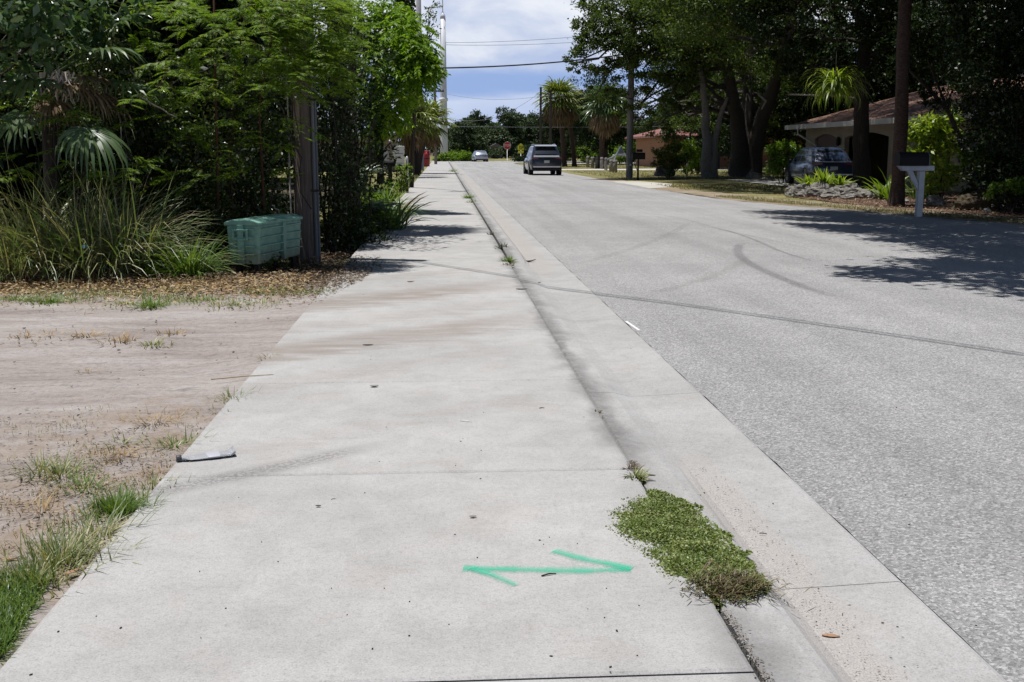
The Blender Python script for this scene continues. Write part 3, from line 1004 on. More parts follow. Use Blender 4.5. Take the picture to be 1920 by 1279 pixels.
def palm(name, label, base, H, lean, r, nf, pet, rad, lm, cat='palm', nskirt=0, group=None, tm=None, nseg=22, droop=0.9, el=(-0.7, 1.3), width=0.06, boots=False):
    root = thing(name, label, cat, base, 0, group)
    t = np.linspace(0, 1, 14)
    path = np.stack([lean[0] * t ** 1.5, lean[1] * t ** 1.5, H * t - 0.1], 1)
    rr = np.interp(t, [0, 0.08, 0.85, 1], [r * 1.35, r, r * 0.95, r * 1.1])
    q = Q()
    q.add(tube(path, rr, 12, 0.06))
    if boots:
        for k in range(70):
            tt = rng.uniform(0.25, 1)
            c = np.array([lean[0] * tt ** 1.5, lean[1] * tt ** 1.5, H * tt])
            a = rng.uniform(0, 6.28)
            d = np.array([math.cos(a), math.sin(a), 0])
            q.add(tube([c + d * r * 0.8, c + d * (r + 0.10) + [0, 0, 0.16], c + d * (r + 0.17) + [0, 0, 0.36]], [0.04, 0.028, 0.012], 4))
    q.build('trunk', tm or M['palm_bark'], root, True)
    top = path[-1]
    q = Q()
    for k in range(nf):
        a = 2.399963 * k + rng.normal() * 0.2
        e = el[0] + (el[1] - el[0]) * ((k + 0.5) / nf) ** 0.9 + rng.normal() * 0.08
        d = (math.cos(a) * math.cos(e), math.sin(a) * math.cos(e), math.sin(e))
        q.add(fan(top + np.array(d) * 0.1, d, pet * rng.uniform(0.8, 1.15), rad * rng.uniform(0.85, 1.1), nseg, 2.2, droop * rng.uniform(0.7, 1.3), width))
    q.build('fronds', lm, root)
    if nskirt:
        q = Q()
        for k in range(nskirt):
            a = rng.uniform(0, 6.28)
            e = -0.35 - rng.uniform(0, 1.05)
            z = rng.uniform(-0.05, 0.35) * rad
            d = (math.cos(a) * math.cos(e), math.sin(a) * math.cos(e), math.sin(e))
            q.add(fan(top + np.array(d) * 0.1 - np.array([0, 0, z]), d, pet * rng.uniform(0.6, 0.95), rad * rng.uniform(0.8, 1.1), 12, 1.5, 1.5, width * 1.2))
        q.build('dead_fronds', M['dead'], root)
    return root


def feather_leaves(twigs, leafL=0.25, npair=9, per=11):
    """twigs: list of (start, direction, length); bipinnate drooping leaves along each"""
    P, D, N, L = [], [], [], []
    q = Q()
    for st, dr, ln in twigs:
        st = np.array(st, float)
        dr = np.array(dr, float)
        dr /= np.linalg.norm(dr)
        n = 9
        t = np.linspace(0, 1, n)
        pts = st + dr * (t * ln)[:, None] - np.array([0, 0, 0.28 * ln]) * (t ** 2)[:, None]
        q.add(tube(pts, np.linspace(0.006, 0.002, n), 4))
        sd = np.cross(dr, (0, 0, 1.0))
        sd /= np.linalg.norm(sd) + 1e-6
        for k in range(per):
            tt = (k + 0.7) / per
            p = np.array([np.interp(tt, t, pts[:, j]) for j in range(3)])
            s = 1 if k % 2 else -1
            d = dr * rng.uniform(0.3, 0.9) + sd * s * rng.uniform(0.6, 1.0) + np.array([0, 0, rng.uniform(-0.1, 0.5)])
            d /= np.linalg.norm(d)
            LL = leafL * rng.uniform(0.7, 1.2) * (1 - 0.3 * tt)
            u = (np.arange(npair) + 1.0) / npair
            droop = rng.uniform(0.2, 0.55)
            rp = p + d * (u * LL)[:, None] - np.array([0, 0, droop * LL]) * (u ** 2)[:, None]
            tang = d - np.array([0, 0, 2 * droop]) * u[:, None]
            tang = unit(tang)
            side = unit(np.cross(tang, np.array([0, 0, 1.0])))
            nrm = np.cross(side, tang)
            for sg in (1, -1):
                P.append(rp)
                D.append(side * sg + tang * 0.55 - np.array([0, 0, 0.25]))
                N.append(nrm + rng.normal(size=(npair, 3)) * 0.35)
                L.append(LL * 0.36 * np.sin(np.pi * (0.12 + 0.80 * u)) ** 0.7)
    P, D, N, L = map(np.concatenate, (P, D, N, L))
    return q, leaves(P, D, N, L, L * 0.24, 0.1)


def rock(name, label, loc, size, seed, rz=0.0, group=None, mat=None, cat='rock'):
    bm = bmesh.new()
    bmesh.ops.create_icosphere(bm, subdivisions=4, radius=1)
    for v in bm.verts:
        p = v.co.copy()
        k = 1 + 0.35 * mnoise.noise(p * 1.1 + Vector((seed, 0, 0))) + 0.20 * mnoise.noise(p * 2.7 + Vector((0, seed, 0))) + 0.09 * mnoise.noise(p * 6.5 + Vector((0, 0, seed)))
        v.co = p * k
        v.co.x *= size[0]
        v.co.y *= size[1]
        v.co.z = max(v.co.z, -0.35) * size[2]
    o = bmo(name, bm, mat or M['rock'], smooth=False)
    o.location = loc
    o.rotation_euler = (0, 0, rz)
    return tag(o, label, cat, group)


def quad_plate(name, pts, th, mat, parent, nrm=None):
    p = [Vector(a) for a in pts]
    n = (p[1] - p[0]).cross(p[3] - p[0]).normalized()
    if nrm is not None and n.dot(Vector(nrm)) < 0:
        n = -n
    bm = bmesh.new()
    a = [bm.verts.new(x - n * th * 0.5) for x in p]
    b = [bm.verts.new(x + n * th) for x in p]
    bm.faces.new(a)
    bm.faces.new(b)
    for i in range(4):
        bm.faces.new((a[i], a[(i + 1) % 4], b[(i + 1) % 4], b[i]))
    return bmo(name, bm, mat, parent)


# ================================================================== VEHICLES
def car(name, label, cat, loc, rz, paint, L, W_, H, rear_slope=0.45, ledge=.478, hood=0.30, detail=True):
    root = thing(name, label, cat, loc, rz)
    hw = W_ / 2
    k = H / 1.76
    fr = [-.5, -.492, -.46, -.36, -.1, .2, .34, .44, .485, .5]
    wf = [.80, .90, .965, .995, 1, 1, .985, .95, .86, .74]
    zb = [.40, .32, .28, .25, .23, .23, .24, .27, .32, .42]
    zt = [.96, 1.02, 1.06, 1.08, 1.06, 1.03, .99, .93, .84, .72]
    bm = bmesh.new()
    rings = []
    for f, w, b, t in zip(fr, wf, zb, zt):
        w *= hw
        b *= k
        t *= k
        half = [(w * .80, b), (w * .95, b + .08), (w * .985, b + .22), (w, (b + t) / 2), (w * .985, t - .16), (w * .955, t - .05), (w * .88, t)]
        pts = half + [(-x, z) for x, z in half[::-1]]
        rings.append([bm.verts.new((x, f * L, z)) for x, z in pts])
    n = len(rings[0])
    for i in range(len(rings) - 1):
        for j in range(n):
            bm.faces.new((rings[i][j], rings[i][(j + 1) % n], rings[i + 1][(j + 1) % n], rings[i + 1][j]))
    bm.faces.new(rings[0])
    bm.faces.new(rings[-1])
    # greenhouse
    zbelt, zr = 1.04 * k, H - 0.015
    yb0, yb1 = -L * ledge, L * (.5 - hood * 0.72)
    yt0, yt1 = yb0 + rear_slope, yb1 - 0.85
    hb, ht = hw * .90, hw * .70
    zs = [(0, 0), (.5, .46), (.88, .86), (.97, .96), (1.0, 1.0)]
    gr = []
    for tz, tw in zs:
        z = zbelt + (zr - zbelt) * tz
        rnd = 0.0 if tz < .8 else (0.03 if tz < .9 else (0.09 if tz < .99 else 0.28))
        w = hb + (ht - hb) * tw - rnd * 0.6
        a = yb0 + (yt0 - yb0) * tw + rnd
        b = yb1 + (yt1 - yb1) * tw - rnd * 1.4
        c = .16
        gr.append([bm.verts.new(p) for p in ((-w + c, a, z), (w - c, a, z), (w, a + c, z), (w, b - c, z), (w - c, b, z), (-w + c, b, z), (-w, b - c, z), (-w, a + c, z))])
    for i in range(len(gr) - 1):
        for j in range(8):
            bm.faces.new((gr[i][j], gr[i][(j + 1) % 8], gr[i + 1][(j + 1) % 8], gr[i + 1][j]))
    bm.faces.new(gr[-1])
    bmo('body', bm, paint, root, smooth=True, bevel=0.012)

    def face(p00, p10, p11, p01, u0, u1, v0, v1):
        P = [Vector(x) for x in (p00, p10, p11, p01)]
        f = lambda u, v: (P[0] * (1 - u) + P[1] * u) * (1 - v) + (P[3] * (1 - u) + P[2] * u) * v
        return [f(u0, v0), f(u1, v0), f(u1, v1), f(u0, v1)]
    tt = .93
    zq = zbelt + (zr - zbelt) * tt
    wq = hb + (ht - hb) * tt
    y0q, y1q = yb0 + (yt0 - yb0) * tt, yb1 + (yt1 - yb1) * tt
    rearq = face((-hb, yb0, zbelt), (hb, yb0, zbelt), (wq, y0q, zq), (-wq, y0q, zq), .12, .88, .16, .86)
    quad_plate('rear_window', rearq, .008, M['glass'], root, (0, -1, 0.2))
    fq = face((-hb, yb1, zbelt), (hb, yb1, zbelt), (wq, y1q, zq), (-wq, y1q, zq), .07, .93, .06, .95)
    quad_plate('windscreen', fq, .008, M['glass'], root, (0, 1, .3))
    for s in (1, -1):
        for u0, u1 in ((.08, .30), (.33, .58), (.61, .90)):
            sq = face((s * hb, yb0, zbelt), (s * hb, yb1, zbelt), (s * wq, y1q, zq), (s * wq, y0q, zq), u0, u1, .08, .92)
            quad_plate('side_window', sq, .006, M['glass'], root, (s, 0, .1))
        # wheels
        for f in (-.285, .305):
            y, r = f * L, .365 * (k * .5 + .5)
            w = lathe('wheel', [(r * .62, -.11), (r * .97, -.105), (r, -.08), (r, .08), (r * .97, .105), (r * .62, .11)], M['rubber'], root, 24, (0, 0, 0), 'x')
            w.location = (s * (hw - .095), y, r)
            bm = bmesh.new()
            sx = s * .112
            ring = []
            for q_ in range(10):
                a = q_ * math.pi / 5
                for da, rr in ((-.13, r * .14), (-.10, r * .62), (.10, r * .62), (.13, r * .14)):
                    ring.append((sx, rr * math.cos(a + da), rr * math.sin(a + da)))
                vv = [bm.verts.new(p) for p in ring[-4:]]
                v2 = [bm.verts.new((p[0] - s * .03, p[1], p[2])) for p in ring[-4:]]
                bm.faces.new(vv)
                for e in range(4):
                    bm.faces.new((vv[e], vv[(e + 1) % 4], v2[(e + 1) % 4], v2[e]))
            bmo('rim', bm, M['alu'], w)
            lathe('wheel_arch', [(r * 1.02, hw * s - s * .25), (r * 1.15, hw * s - s * .2), (r * 1.15, hw * s + s * .006), (r * 1.0, hw * s + s * .006)], M['black'], root, 24, (0, y, r + .02), 'x', False)
        # lamps
        yr = -L * .497
        prism('tail_lamp', [(s * hw * .50, .93 * k), (s * hw * .93, .95 * k), (s * hw * .95, 1.06 * k), (s * hw * .52, 1.03 * k)], yr - .012, yr + .14, M['tail'], root, 'y')
        box('headlamp', s * hw * .5, s * hw * .82, L * .47, L * .492, .66 * k, .80 * k, M['white'], root, .02)
        mir = lathe('mirror', [(.02, -.08), (.075, -.05), (.085, .04), (.03, .08)], M['black'], root, 10, (s * (hw + .09), yb1 - .55, zbelt + .06), 'y')
        if detail:
            q = Q().add(tube([(s * ht * .93, yt0 + .25, zr - .02), (s * ht * .93, yt0 + .4, zr + .045), (s * ht * .93, yt1 - .5, zr + .045), (s * ht * .93, yt1 - .3, zr - .02)], .018, 6))
            q.build('roof_rail', M['alu'], root)
    box('bumper', -hw * .90, hw * .90, -L * .512, -L * .47, .33 * k, .50 * k, M['black'], root, .03)
    box('bumper_trim', -hw * .84, hw * .84, -L * .518, -L * .50, .47 * k, .545 * k, M['alu'], root, .01)
    box('tailgate_trim', -hw * .80, hw * .80, -L * .508, -L * .47, 1.065 * k, 1.10 * k, M['alu'], root, .008)
    if detail:
        lg = plain('painted_sunlight_grey', (.34, .36, .41), .35, .2)  # light grey stands for sunlight on the dark tailgate top and spoiler
        quad_plate('sun_painted_ledge', [(-hw * .80, -L * .503, 1.035 * k), (hw * .80, -L * .503, 1.035 * k), (hw * .78, -L * ledge - .02, 1.13 * k), (-hw * .78, -L * ledge - .02, 1.13 * k)], .01, lg, root, (0, -1, 1))
        quad_plate('sun_painted_spoiler', [(-ht * .98, y0q - .16, zq - .02), (ht * .98, y0q - .16, zq - .02), (ht * .92, y0q + .25, zr + .012), (-ht * .92, y0q + .25, zr + .012)], .012, lg, root, (0, -.5, 1))
    box('number_plate', -.155, .155, -L * .508, -L * .49, .72 * k, .87 * k, plain('plate_face', (0.5, 0.52, 0.5), .5), root, .005)
    return root


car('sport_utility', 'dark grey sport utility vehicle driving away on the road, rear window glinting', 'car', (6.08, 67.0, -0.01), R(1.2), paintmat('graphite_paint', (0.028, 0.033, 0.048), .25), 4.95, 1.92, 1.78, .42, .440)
car('sedan', 'small silver car far off at the end of the road', 'car', (4.95, 145.0, -0.03), R(5), paintmat('silver_paint', (0.42, 0.46, 0.53), .6), 4.6, 1.82, 1.45, 0.75, detail=False)
car('parked_crossover', 'dark blue-grey crossover parked in the shady driveway by the beige house', 'car', (16.45, 47.6, -0.02), R(-2), paintmat('slate_paint', (0.03, 0.045, 0.085), .2), 4.5, 1.88, 1.62, 0.8, detail=False)


# ================================================================== HOUSES
def house():
    root = thing('house', 'beige stucco house with brown shingle hip roof behind the dark trees', 'house', (0, 0, 0))
    x0, x1, y0, y1, zt = 19.0, 29.0, 37.6, 57.0, 2.62
    bm = bmesh.new()
    t = .22
    # front wall along x0, garage bays between piers
    ops = [(52.4, 55.6), (46.2, 51.4), (40.4, 43.0)]
    edges = [y1]
    for a, b in ops:
        edges += [b, a]
    edges.append(y0)
    for i in range(0, len(edges), 2):
        bbox(bm, x0, x0 + t, edges[i + 1], edges[i], -.1, zt)
    for a, b in ops:
        n = 8
        prof = [(b, 2.03)] + [(a + (b - a) * (1 - j / n), 2.03 + .22 * math.sin(math.pi * j / n)) for j in range(1, n)] + [(a, 2.03), (a, zt), (b, zt)]
        va = [bm.verts.new((x0 + .002, p[0], p[1])) for p in prof]
        vb = [bm.verts.new((x0 + t - .002, p[0], p[1])) for p in prof]
        bm.faces.new(va)
        bm.faces.new(vb)
        for j in range(len(prof)):
            bm.faces.new((va[j], va[(j + 1) % len(prof)], vb[(j + 1) % len(prof)], vb[j]))
    bbox(bm, x0 + t, x1, y0, y0 + t, -.1, zt)
    bbox(bm, x0 + t, x1, y1 - t, y1, -.1, zt)
    bbox(bm, x1 - t, x1, y0 + t, y1 - t, -.1, zt)
    bbox(bm, x0 + 5.5, x0 + 5.7, y0 + t, y1 - t, -.1, zt)
    bmo('wall', bm, M['beige'], root)
    e = .85
    X0, X1, Y0, Y1 = x0 - e, x1 + e, y0 - e, y1 + e
    zr = 4.5
    bm = bmesh.new()
    c = [bm.verts.new(p) for p in ((X0, Y0, zt + .10), (X1, Y0, zt + .10), (X1, Y1, zt + .10), (X0, Y1, zt + .10))]
    xm = (X0 + X1) / 2
    r = [bm.verts.new((xm, Y0 + 4.6, zr)), bm.verts.new((xm, Y1 - 4.6, zr))]
    for f in ((c[0], c[1], r[0]), (c[1], c[2], r[1], r[0]), (c[2], c[3], r[1]), (c[3], c[0], r[0], r[1])):
        bm.faces.new(f)
    bm.faces.new(c[::-1])
    rf = bmo('roof', bm, M['roofb'], root)
    bm = bmesh.new()
    for b in ((X0 - .03, X0, Y0 - .03, Y1 + .03), (X1, X1 + .03, Y0 - .03, Y1 + .03), (X0, X1, Y0 - .03, Y0), (X0, X1, Y1, Y1 + .03)):
        bbox(bm, *b, zt - .10, zt + .125)
    bmo('fascia', bm, M['fascia'], root)
    box('soffit', X0 + .01, X1 - .01, Y0 + .01, Y1 - .01, zt + .02, zt + .05, M['fascia'], root)
    q = Q().add(tube([(X0 - .05, 55.6, zt - .1), (X0 - .05, 55.6, zt - .35), (x0 - .06, 55.2, zt - .9), (x0 - .06, 55.2, 0)], .05, 8))
    q.build('downspout', M['fascia'], root)
    for y in (51.9, 44.4):
        l = lathe('wall_lantern', [(.03, 0), (.09, .05), (.11, .3), (.05, .42), (.02, .45)], M['black'], root, 8, (x0 - .12, y, 1.65))
    box('garage_door', x0 + .12, x0 + .16, 52.4, 55.6, 0, 2.3, plain('brown_door', (.10, .06, .045), .7), root)
    box('window', x0 - .005, x0 + .03, 38.3, 39.7, 1.0, 2.1, M['glass'], root)


house()


def far_house():
    root = thing('bungalow', 'salmon pink bungalow with a red hip roof beyond the lawn', 'house', (0, 0, 0))
    x0, x1, y0, y1, zt = 19.4, 33, 96, 110, 2.55
    bm = bmesh.new()
    bbox(bm, x0, x0 + .7, y0, y0 + .5, -.1, zt)
    bbox(bm, x0 + .7, x1, y0 + 2.2, y0 + 2.5, -.1, zt)
    bbox(bm, x0, x0 + .3, y0 + .5, y1, -.1, zt)
    bbox(bm, x1 - .3, x1, y0, y0 + 2.2, -.1, zt)
    bbox(bm, x1 - .3, x1, y0 + 2.5, y1, -.1, zt)
    bbox(bm, x0 + .3, x1 - .3, y1 - .3, y1, -.1, zt)
    bmo('wall', bm, M['pink'], root)
    e = 1.0
    X0, X1, Y0, Y1 = x0 - e, x1 + e, y0 - e, y1 + e
    bm = bmesh.new()
    c = [bm.verts.new(p) for p in ((X0, Y0, zt), (X1, Y0, zt), (X1, Y1, zt), (X0, Y1, zt))]
    c2 = [bm.verts.new(p) for p in ((X0, Y0, zt + .18), (X1, Y0, zt + .18), (X1, Y1, zt + .18), (X0, Y1, zt + .18))]
    xm, ym = (X0 + X1) / 2, (Y0 + Y1) / 2
    r = [bm.verts.new((X0 + 6, ym, 4.4)), bm.verts.new((X1 - 6, ym, 4.4))]
    bm.faces.new(c[::-1])
    for i in range(4):
        bm.faces.new((c[i], c[(i + 1) % 4], c2[(i + 1) % 4], c2[i]))
    for f in ((c2[0], c2[1], r[1], r[0]), (c2[1], c2[2], r[1]), (c2[2], c2[3], r[0], r[1]), (c2[3], c2[0], r[0])):
        bm.faces.new(f)
    bmo('roof', bm, M['roofr'], root)
    box('door', x0 + 3.0, x0 + 4.0, y0 + 2.16, y0 + 2.2, 0, 2.05, M['dark'], root)
    box('window', x0 + 5, x0 + 7.2, y0 + 2.17, y0 + 2.2, .9, 2.0, M['glass'], root)
    # the small building glimpsed behind the sign on the left
    root = thing('shed', 'low pinkish grey building half hidden behind the left sign', 'building', (0, 0, 0))
    box('wall', -9.5, -3.3, 78, 84, -.1, 2.5, plain('dusty_pink', (.30, .22, .20), .9, var=.1, vs=1), root)
    box('roof', -9.9, -2.9, 77.6, 84.4, 2.5, 2.68, M['fascia'], root, .02)
    box('door', -5.2, -4.3, 77.96, 78.0, 0, 2.0, M['dark'], root)
    # pale house far off between the trees
    root = thing('cottage', 'tiny pale lilac cottage far away under the distant trees', 'house', (0, 0, 0))
    box('wall', 9.3, 11.6, 212, 216, -.1, 2.1, plain('lilac_wall', (.16, .145, .18), .9, var=.1, vs=1), root)
    prism('roof', [(9.0, 2.1), (11.9, 2.1), (10.4, 2.8)], 211.5, 216.5, plain('grey_roof', (.16, .15, .16), .9), root, 'y')
    box('window', 9.9, 10.7, 211.96, 212.0, .7, 1.6, M['glass'], root)


far_house()


# ================================================================== STREET FURNITURE
def furniture():
    # green pedestal box beside the pole
    ax, ay = G(428, 492), G(568, 478)
    root = thing('utility_cabinet', 'green ribbed utility cabinet beside the old wooden pole', 'utility box', (-2.565, 13.22, 0), R(-16))
    gm, nt, b = newmat('green_cabinet_shell')
    v = objcoord(nt)
    n = noise_n(nt, v, 7, 6, .65)
    c = ramp(nt, n, [(.3, (.10, .235, .18)), (.5, (.15, .31, .245)), (.72, (.24, .39, .32))])
    sp = node(nt, 'ShaderNodeSeparateXYZ', {0: v}).outputs[2]
    ms = mth(nt, 'MULTIPLY', mrange(nt, mth(nt, 'ADD', sp, mth(nt, 'MULTIPLY', mth(nt, 'SUBTRACT', n, .5), .5)), .34, .10), .6)
    c = mixc(nt, ms, c, (.16, .125, .09))
    sc_ = mrange(nt, noise_n(nt, objcoord(nt, (2, 2, 9)), 9, 6, .7), .60, .72)
    c = mixc(nt, mth(nt, 'MULTIPLY', sc_, .5), c, (.34, .42, .37))
    nt.links.new(c, b.inputs['Base Color'])
    b.inputs['Roughness'].default_value = .6
    LX, LY, z0, z1 = .42, 1.25, .11, .63
    # body as a slightly tapered shell
    bm = bmesh.new()
    lo = [(0.02, 0.02), (LX - .02, .02), (LX - .02, LY - .02), (.02, LY - .02)]
    hi = [(0, 0), (LX, 0), (LX, LY), (0, LY)]
    a = [bm.verts.new((x, y, z0)) for x, y in lo]
    h = [bm.verts.new((x, y, z1 - .05)) for x, y in hi]
    bm.faces.new(a[::-1])
    bm.faces.new(h)
    for i in range(4):
        bm.faces.new((a[i], a[(i + 1) % 4], h[(i + 1) % 4], h[i]))
    body = bmo('body', bm, gm, root, bevel=.02)
    # horizontal ribs and uprights
    for z in (.22, .32, .42, .52):
        bm = bmesh.new()
        bbox(bm, .06, LX - .06, -.024, .012, z, z + .018)
        bbox(bm, LX - .012, LX + .024, .06, LY - .06, z, z + .018)
        bmo('rib', bm, gm, body, bevel=.004)
    bm = bmesh.new()
    bbox(bm, LX * .36, LX * .54, -.030, .012, z0 + .01, z1 - .05)
    bmo('upright', bm, gm, body, bevel=.004)
    bm = bmesh.new()
    bbox(bm, LX - .012, LX + .030, LY * .50, LY * .57, z0 + .01, z1 - .05)
    bmo('upright', bm, gm, body, bevel=.004)
    bm = bmesh.new()
    prof = [(-.02, z1 - .055), (LX + .02, z1 - .055), (LX + .02, z1 - .02), (LX * .8, z1 + .012), (LX * .2, z1 + .012), (-.02, z1 - .02)]
    va = [bm.verts.new((x, -.025, z)) for x, z in prof]
    vb = [bm.verts.new((x, LY + .02, z)) for x, z in prof]
    bm.faces.new(va)
    bm.faces.new(vb)
    for i in range(6):
        bm.faces.new((va[i], va[(i + 1) % 6], vb[(i + 1) % 6], vb[i]))
    bmo('lid', bm, gm, root, bevel=.012)
    bm = bmesh.new()
    hx = LX * .45
    for b_ in ((hx - .10, hx - .075, .40, .53), (hx + .075, hx + .10, .40, .53), (hx - .075, hx + .075, .505, .53), (hx - .075, hx + .075, .40, .425)):
        bbox(bm, b_[0], b_[1], -.045, -.017, b_[2], b_[3])
    bmo('handle', bm, gm, root, bevel=.006)
    for x in (.06, LX - .12):
        for y in (.08, LY - .16):
            box('leg', x, x + .06, y, y + .08, -.05, z0 + .01, M['dark'], root)

    # old wooden pole with conduits
    root = thing('utility_pole', 'weathered brown wooden utility pole beside the green cabinet', 'utility pole', (-1.86, 15.1, 0))
    q = Q().add(tube([(0, 0, -.3), (0, 0, 2.5), (0, 0, 6), (0, 0, 9.2)], [.150, .142, .13, .12], 18, .012))
    q.build('pole', M['pole_wood'], root, True)
    q = Q().add(tube([(.145, -.08, -.1), (.142, -.08, 2.4), (.132, -.07, 6)], .026, 8))
    q.build('conduit', plain('dull_steel', (.16, .16, .17), .5, .5), root, True)
    q = Q().add(tube([(.172, .0, -.1), (.170, .0, 2.4), (.16, .0, 6)], .022, 8))
    q.build('conduit', plain('grey_pvc', (.11, .11, .12), .5), root, True)
    q = Q().add(tube([(-.185, -.06, -.1), (-.18, -.06, 2.4), (-.165, -.05, 6)], .012, 6))
    q.build('ground_wire', plain('pale_wire', (.36, .33, .30), .6), root, True)
    bm = bmesh.new()
    for z in (.9, 2.1, 3.4):
        bbox(bm, .10, .26, -.11, -.085, z, z + .03)
    bmo('conduit_strap', bm, M['dark_wood'], root)

    # left group by the sidewalk: sign, mailbox, white post
    p = G(733, 338)
    root = thing('yard_sign', 'white real-estate style sign hanging on a dark post left of the sidewalk', 'sign', (p.x, p.y, 0))
    sgn = lambda u, v: W(u, v, p.y) - Vector((p.x, p.y, 0))
    a, b = sgn(736, 276), sgn(759, 312)
    pan = box('panel', a.x, b.x, -.02, .02, b.z, a.z, M['white'], root, .004)
    bl = plain('faded_blue_print', (.30, .36, .52), .6)
    bm = bmesh.new()
    w_, h_ = b.x - a.x, a.z - b.z
    for fx0, fx1, fz0, fz1 in ((.30, .90, .64, .69), (.22, .70, .50, .53), (.30, .86, .14, .19), (.0, 1, .0, .06)):
        bbox(bm, a.x + w_ * fx0, a.x + w_ * fx1, -.024, -.0195, b.z + h_ * fz0, b.z + h_ * fz1)
    bmo('print', bm, bl, pan)
    top = sgn(733, 268)
    Q().add(tube([(0, 0, -.1), (0, 0, top.z)], .03, 8)).build('post', M['dark_wood'], root)
    Q().add(tube([(0, 0, a.z + .03), (b.x, 0, a.z + .03)], .02, 6)).build('arm', M['white'], root)
    for x, zz in ((-.02, .1), (.10, .06)):
        lathe('finial', [(.01, -.05), (.05, -.02), (.05, .02), (.01, .05)], M['white'], root, 8, (x, 0, top.z + zz))
    p2 = p + Vector((-.15, .5, 0))
    root = thing('panel_sign', 'pale grey second panel angled behind the white yard sign', 'sign', (p2.x, p2.y, 0), R(35))
    box('panel', -.55, .05, -.02, .02, a.z - 1.1, a.z - .1, plain('grey_panel', (.5, .5, .52), .6, var=.08), root, .004)
    box('post', -.3, -.25, -.02, .02, -.1, a.z - 1.1, M['dark_wood'], root)

    p = G(733, 351)
    root = thing('mailbox', 'black mailbox on a dark wooden post left of the sidewalk', 'mailbox', (p.x, p.y, 0))
    q = lambda u, v: W(u, v, p.y) - Vector((p.x, p.y, 0))
    z0, z1 = q(733, 312).z, q(733, 301).z
    pr = [(-.11, z0), (.11, z0), (.11, z1 - .09), (.08, z1 - .03), (0, z1), (-.08, z1 - .03), (-.11, z1 - .09)]
    bx = prism('box', [(y * 1.0, z) for y, z in pr], -.36, .20, M['black'], root, 'x', .006)
    box('post', -.10, .06, -.08, .08, -.1, z0, M['dark_wood'], root, .01)
    p = G(765, 361)
    root = thing('marker_post', 'short post with white reflective top at the left edge of the sidewalk', 'post', (p.x - .02, p.y, 0))
    z1 = W(765, 293, p.y).z
    lathe('post', [(.045, -.1), (.045, z1 * .45)], M['dark_wood'], root, 10)
    lathe('sleeve', [(.05, z1 * .45), (.05, z1 - .1), (.04, z1 - .03), (.015, z1)], plain('dull_white_sleeve', (.62, .64, .64), .4), root, 12)
    p = G(800, 312)
    root = thing('barrel', 'dark red barrel standing at the end of the left verge', 'barrel', (p.x, p.y, 0))
    z = W(798, 283, p.y).z
    rr = .30
    rd = plain('dark_red_plastic', (.26, .012, .016), .45)
    lathe('body', [(rr * .86, -.05), (rr * .9, .02), (rr, z * .35), (rr * 1.02, z * .7), (rr * .95, z * .95)], rd, root, 18)
    lathe('lid', [(rr * 1.0, z * .95), (rr * 1.0, z * .98), (rr * .8, z * 1.01), (.05, z * 1.02)], rd, root, 18)
    bm = bmesh.new()
    lathe('band', [(rr * 1.025, z * .48), (rr * 1.045, z * .49), (rr * 1.045, z * .52), (rr * 1.035, z * .53)], M['black'], root, 18)

    # poles and pylons on the left
    Y = 82.0
    b0 = W(789, 300, Y)
    root = thing('concrete_pole', 'plain grey concrete utility pole rising behind the ivy trunk', 'utility pole', (b0.x, Y, 0))
    Q().add(tube([(0, 0, -.3), (0, 0, 7), (0, 0, 17)], [.22, .20, .16], 14, .0)).build('pole', plain('grey_concrete', (.30, .30, .31), .8, var=.06), root, True)
    bm = bmesh.new()
    bbox(bm, -.05, .05, -.24, -.2, 9.5, 9.9)
    bmo('bracket', bm, M['steel'], root)
    Y = 182.0
    b0 = W(833, 300, Y)
    root = thing('transmission_pole', 'tall white steel transmission pole with a thin top spike', 'pylon', (b0.x, Y, 0))
    zt = W(833, 36, Y).z
    wm = plain('galvanised_white', (.62, .63, .66), .55, var=.05)
    lathe('pole', [(.66, -.5), (.62, 2), (.50, zt * .6), (.44, zt)], wm, root, 16)
    lathe('collar', [(.58, zt * .62), (.66, zt * .62 + .05), (.66, zt * .62 + .45), (.58, zt * .62 + .5)], M['white'], root, 16)
    lathe('collar', [(.62, zt * .42), (.70, zt * .42 + .05), (.70, zt * .42 + .45), (.62, zt * .42 + .5)], M['white'], root, 16)
    lathe('cap', [(.44, zt), (.40, zt + .5), (.10, zt + 1.1)], wm, root, 16)
    lathe('spike', [(.07, zt + 1.0), (.06, zt + 12), (.03, zt + 16)], wm, root, 8)
    arm_z = W(833, 11, Y).z
    Q().add(tube([(0, 0, arm_z), (-2.6, 0, arm_z - .5)], [.10, .06], 6)).build('arm', wm, root)
    Y = 118.0
    b0 = W(817, 300, Y)
    root = thing('distribution_pole', 'thin wooden pole with crossarm in front of the white pylon', 'utility pole', (b0.x, Y, 0))
    zt = W(817, 155, Y).z
    Q().add(tube([(0, 0, -.3), (0, 0, zt)], [.16, .12], 10)).build('pole', M['dark_wood'], root)
    za = W(817, 171, Y).z
    box('crossarm', -.95, .95, -.06, .06, za - .07, za + .07, M['dark_wood'], root, .01)
    for x in (-.85, -.4, .4, .85):
        lathe('insulator', [(.03, 0), (.06, .04), (.05, .12), (.02, .18)], M['grey_wood'], root, 8, (x, 0, za + .07))
    # poles on the right
    p = G(1180, 332)
    root = thing('timber_pole', 'light grey timber utility pole on the right verge before the oaks', 'utility pole', (p.x, p.y, 0))
    Q().add(tube([(0, 0, -.3), (0, 0, 4), (0, 0, 10.5)], [.19, .175, .15], 14, .01)).build('pole', M['grey_wood'], root, True)
    bm = bmesh.new()
    bbox(bm, -.02, .06, -.2, -.175, .62, .72)
    bmo('tag_plate', bm, M['white'], root)
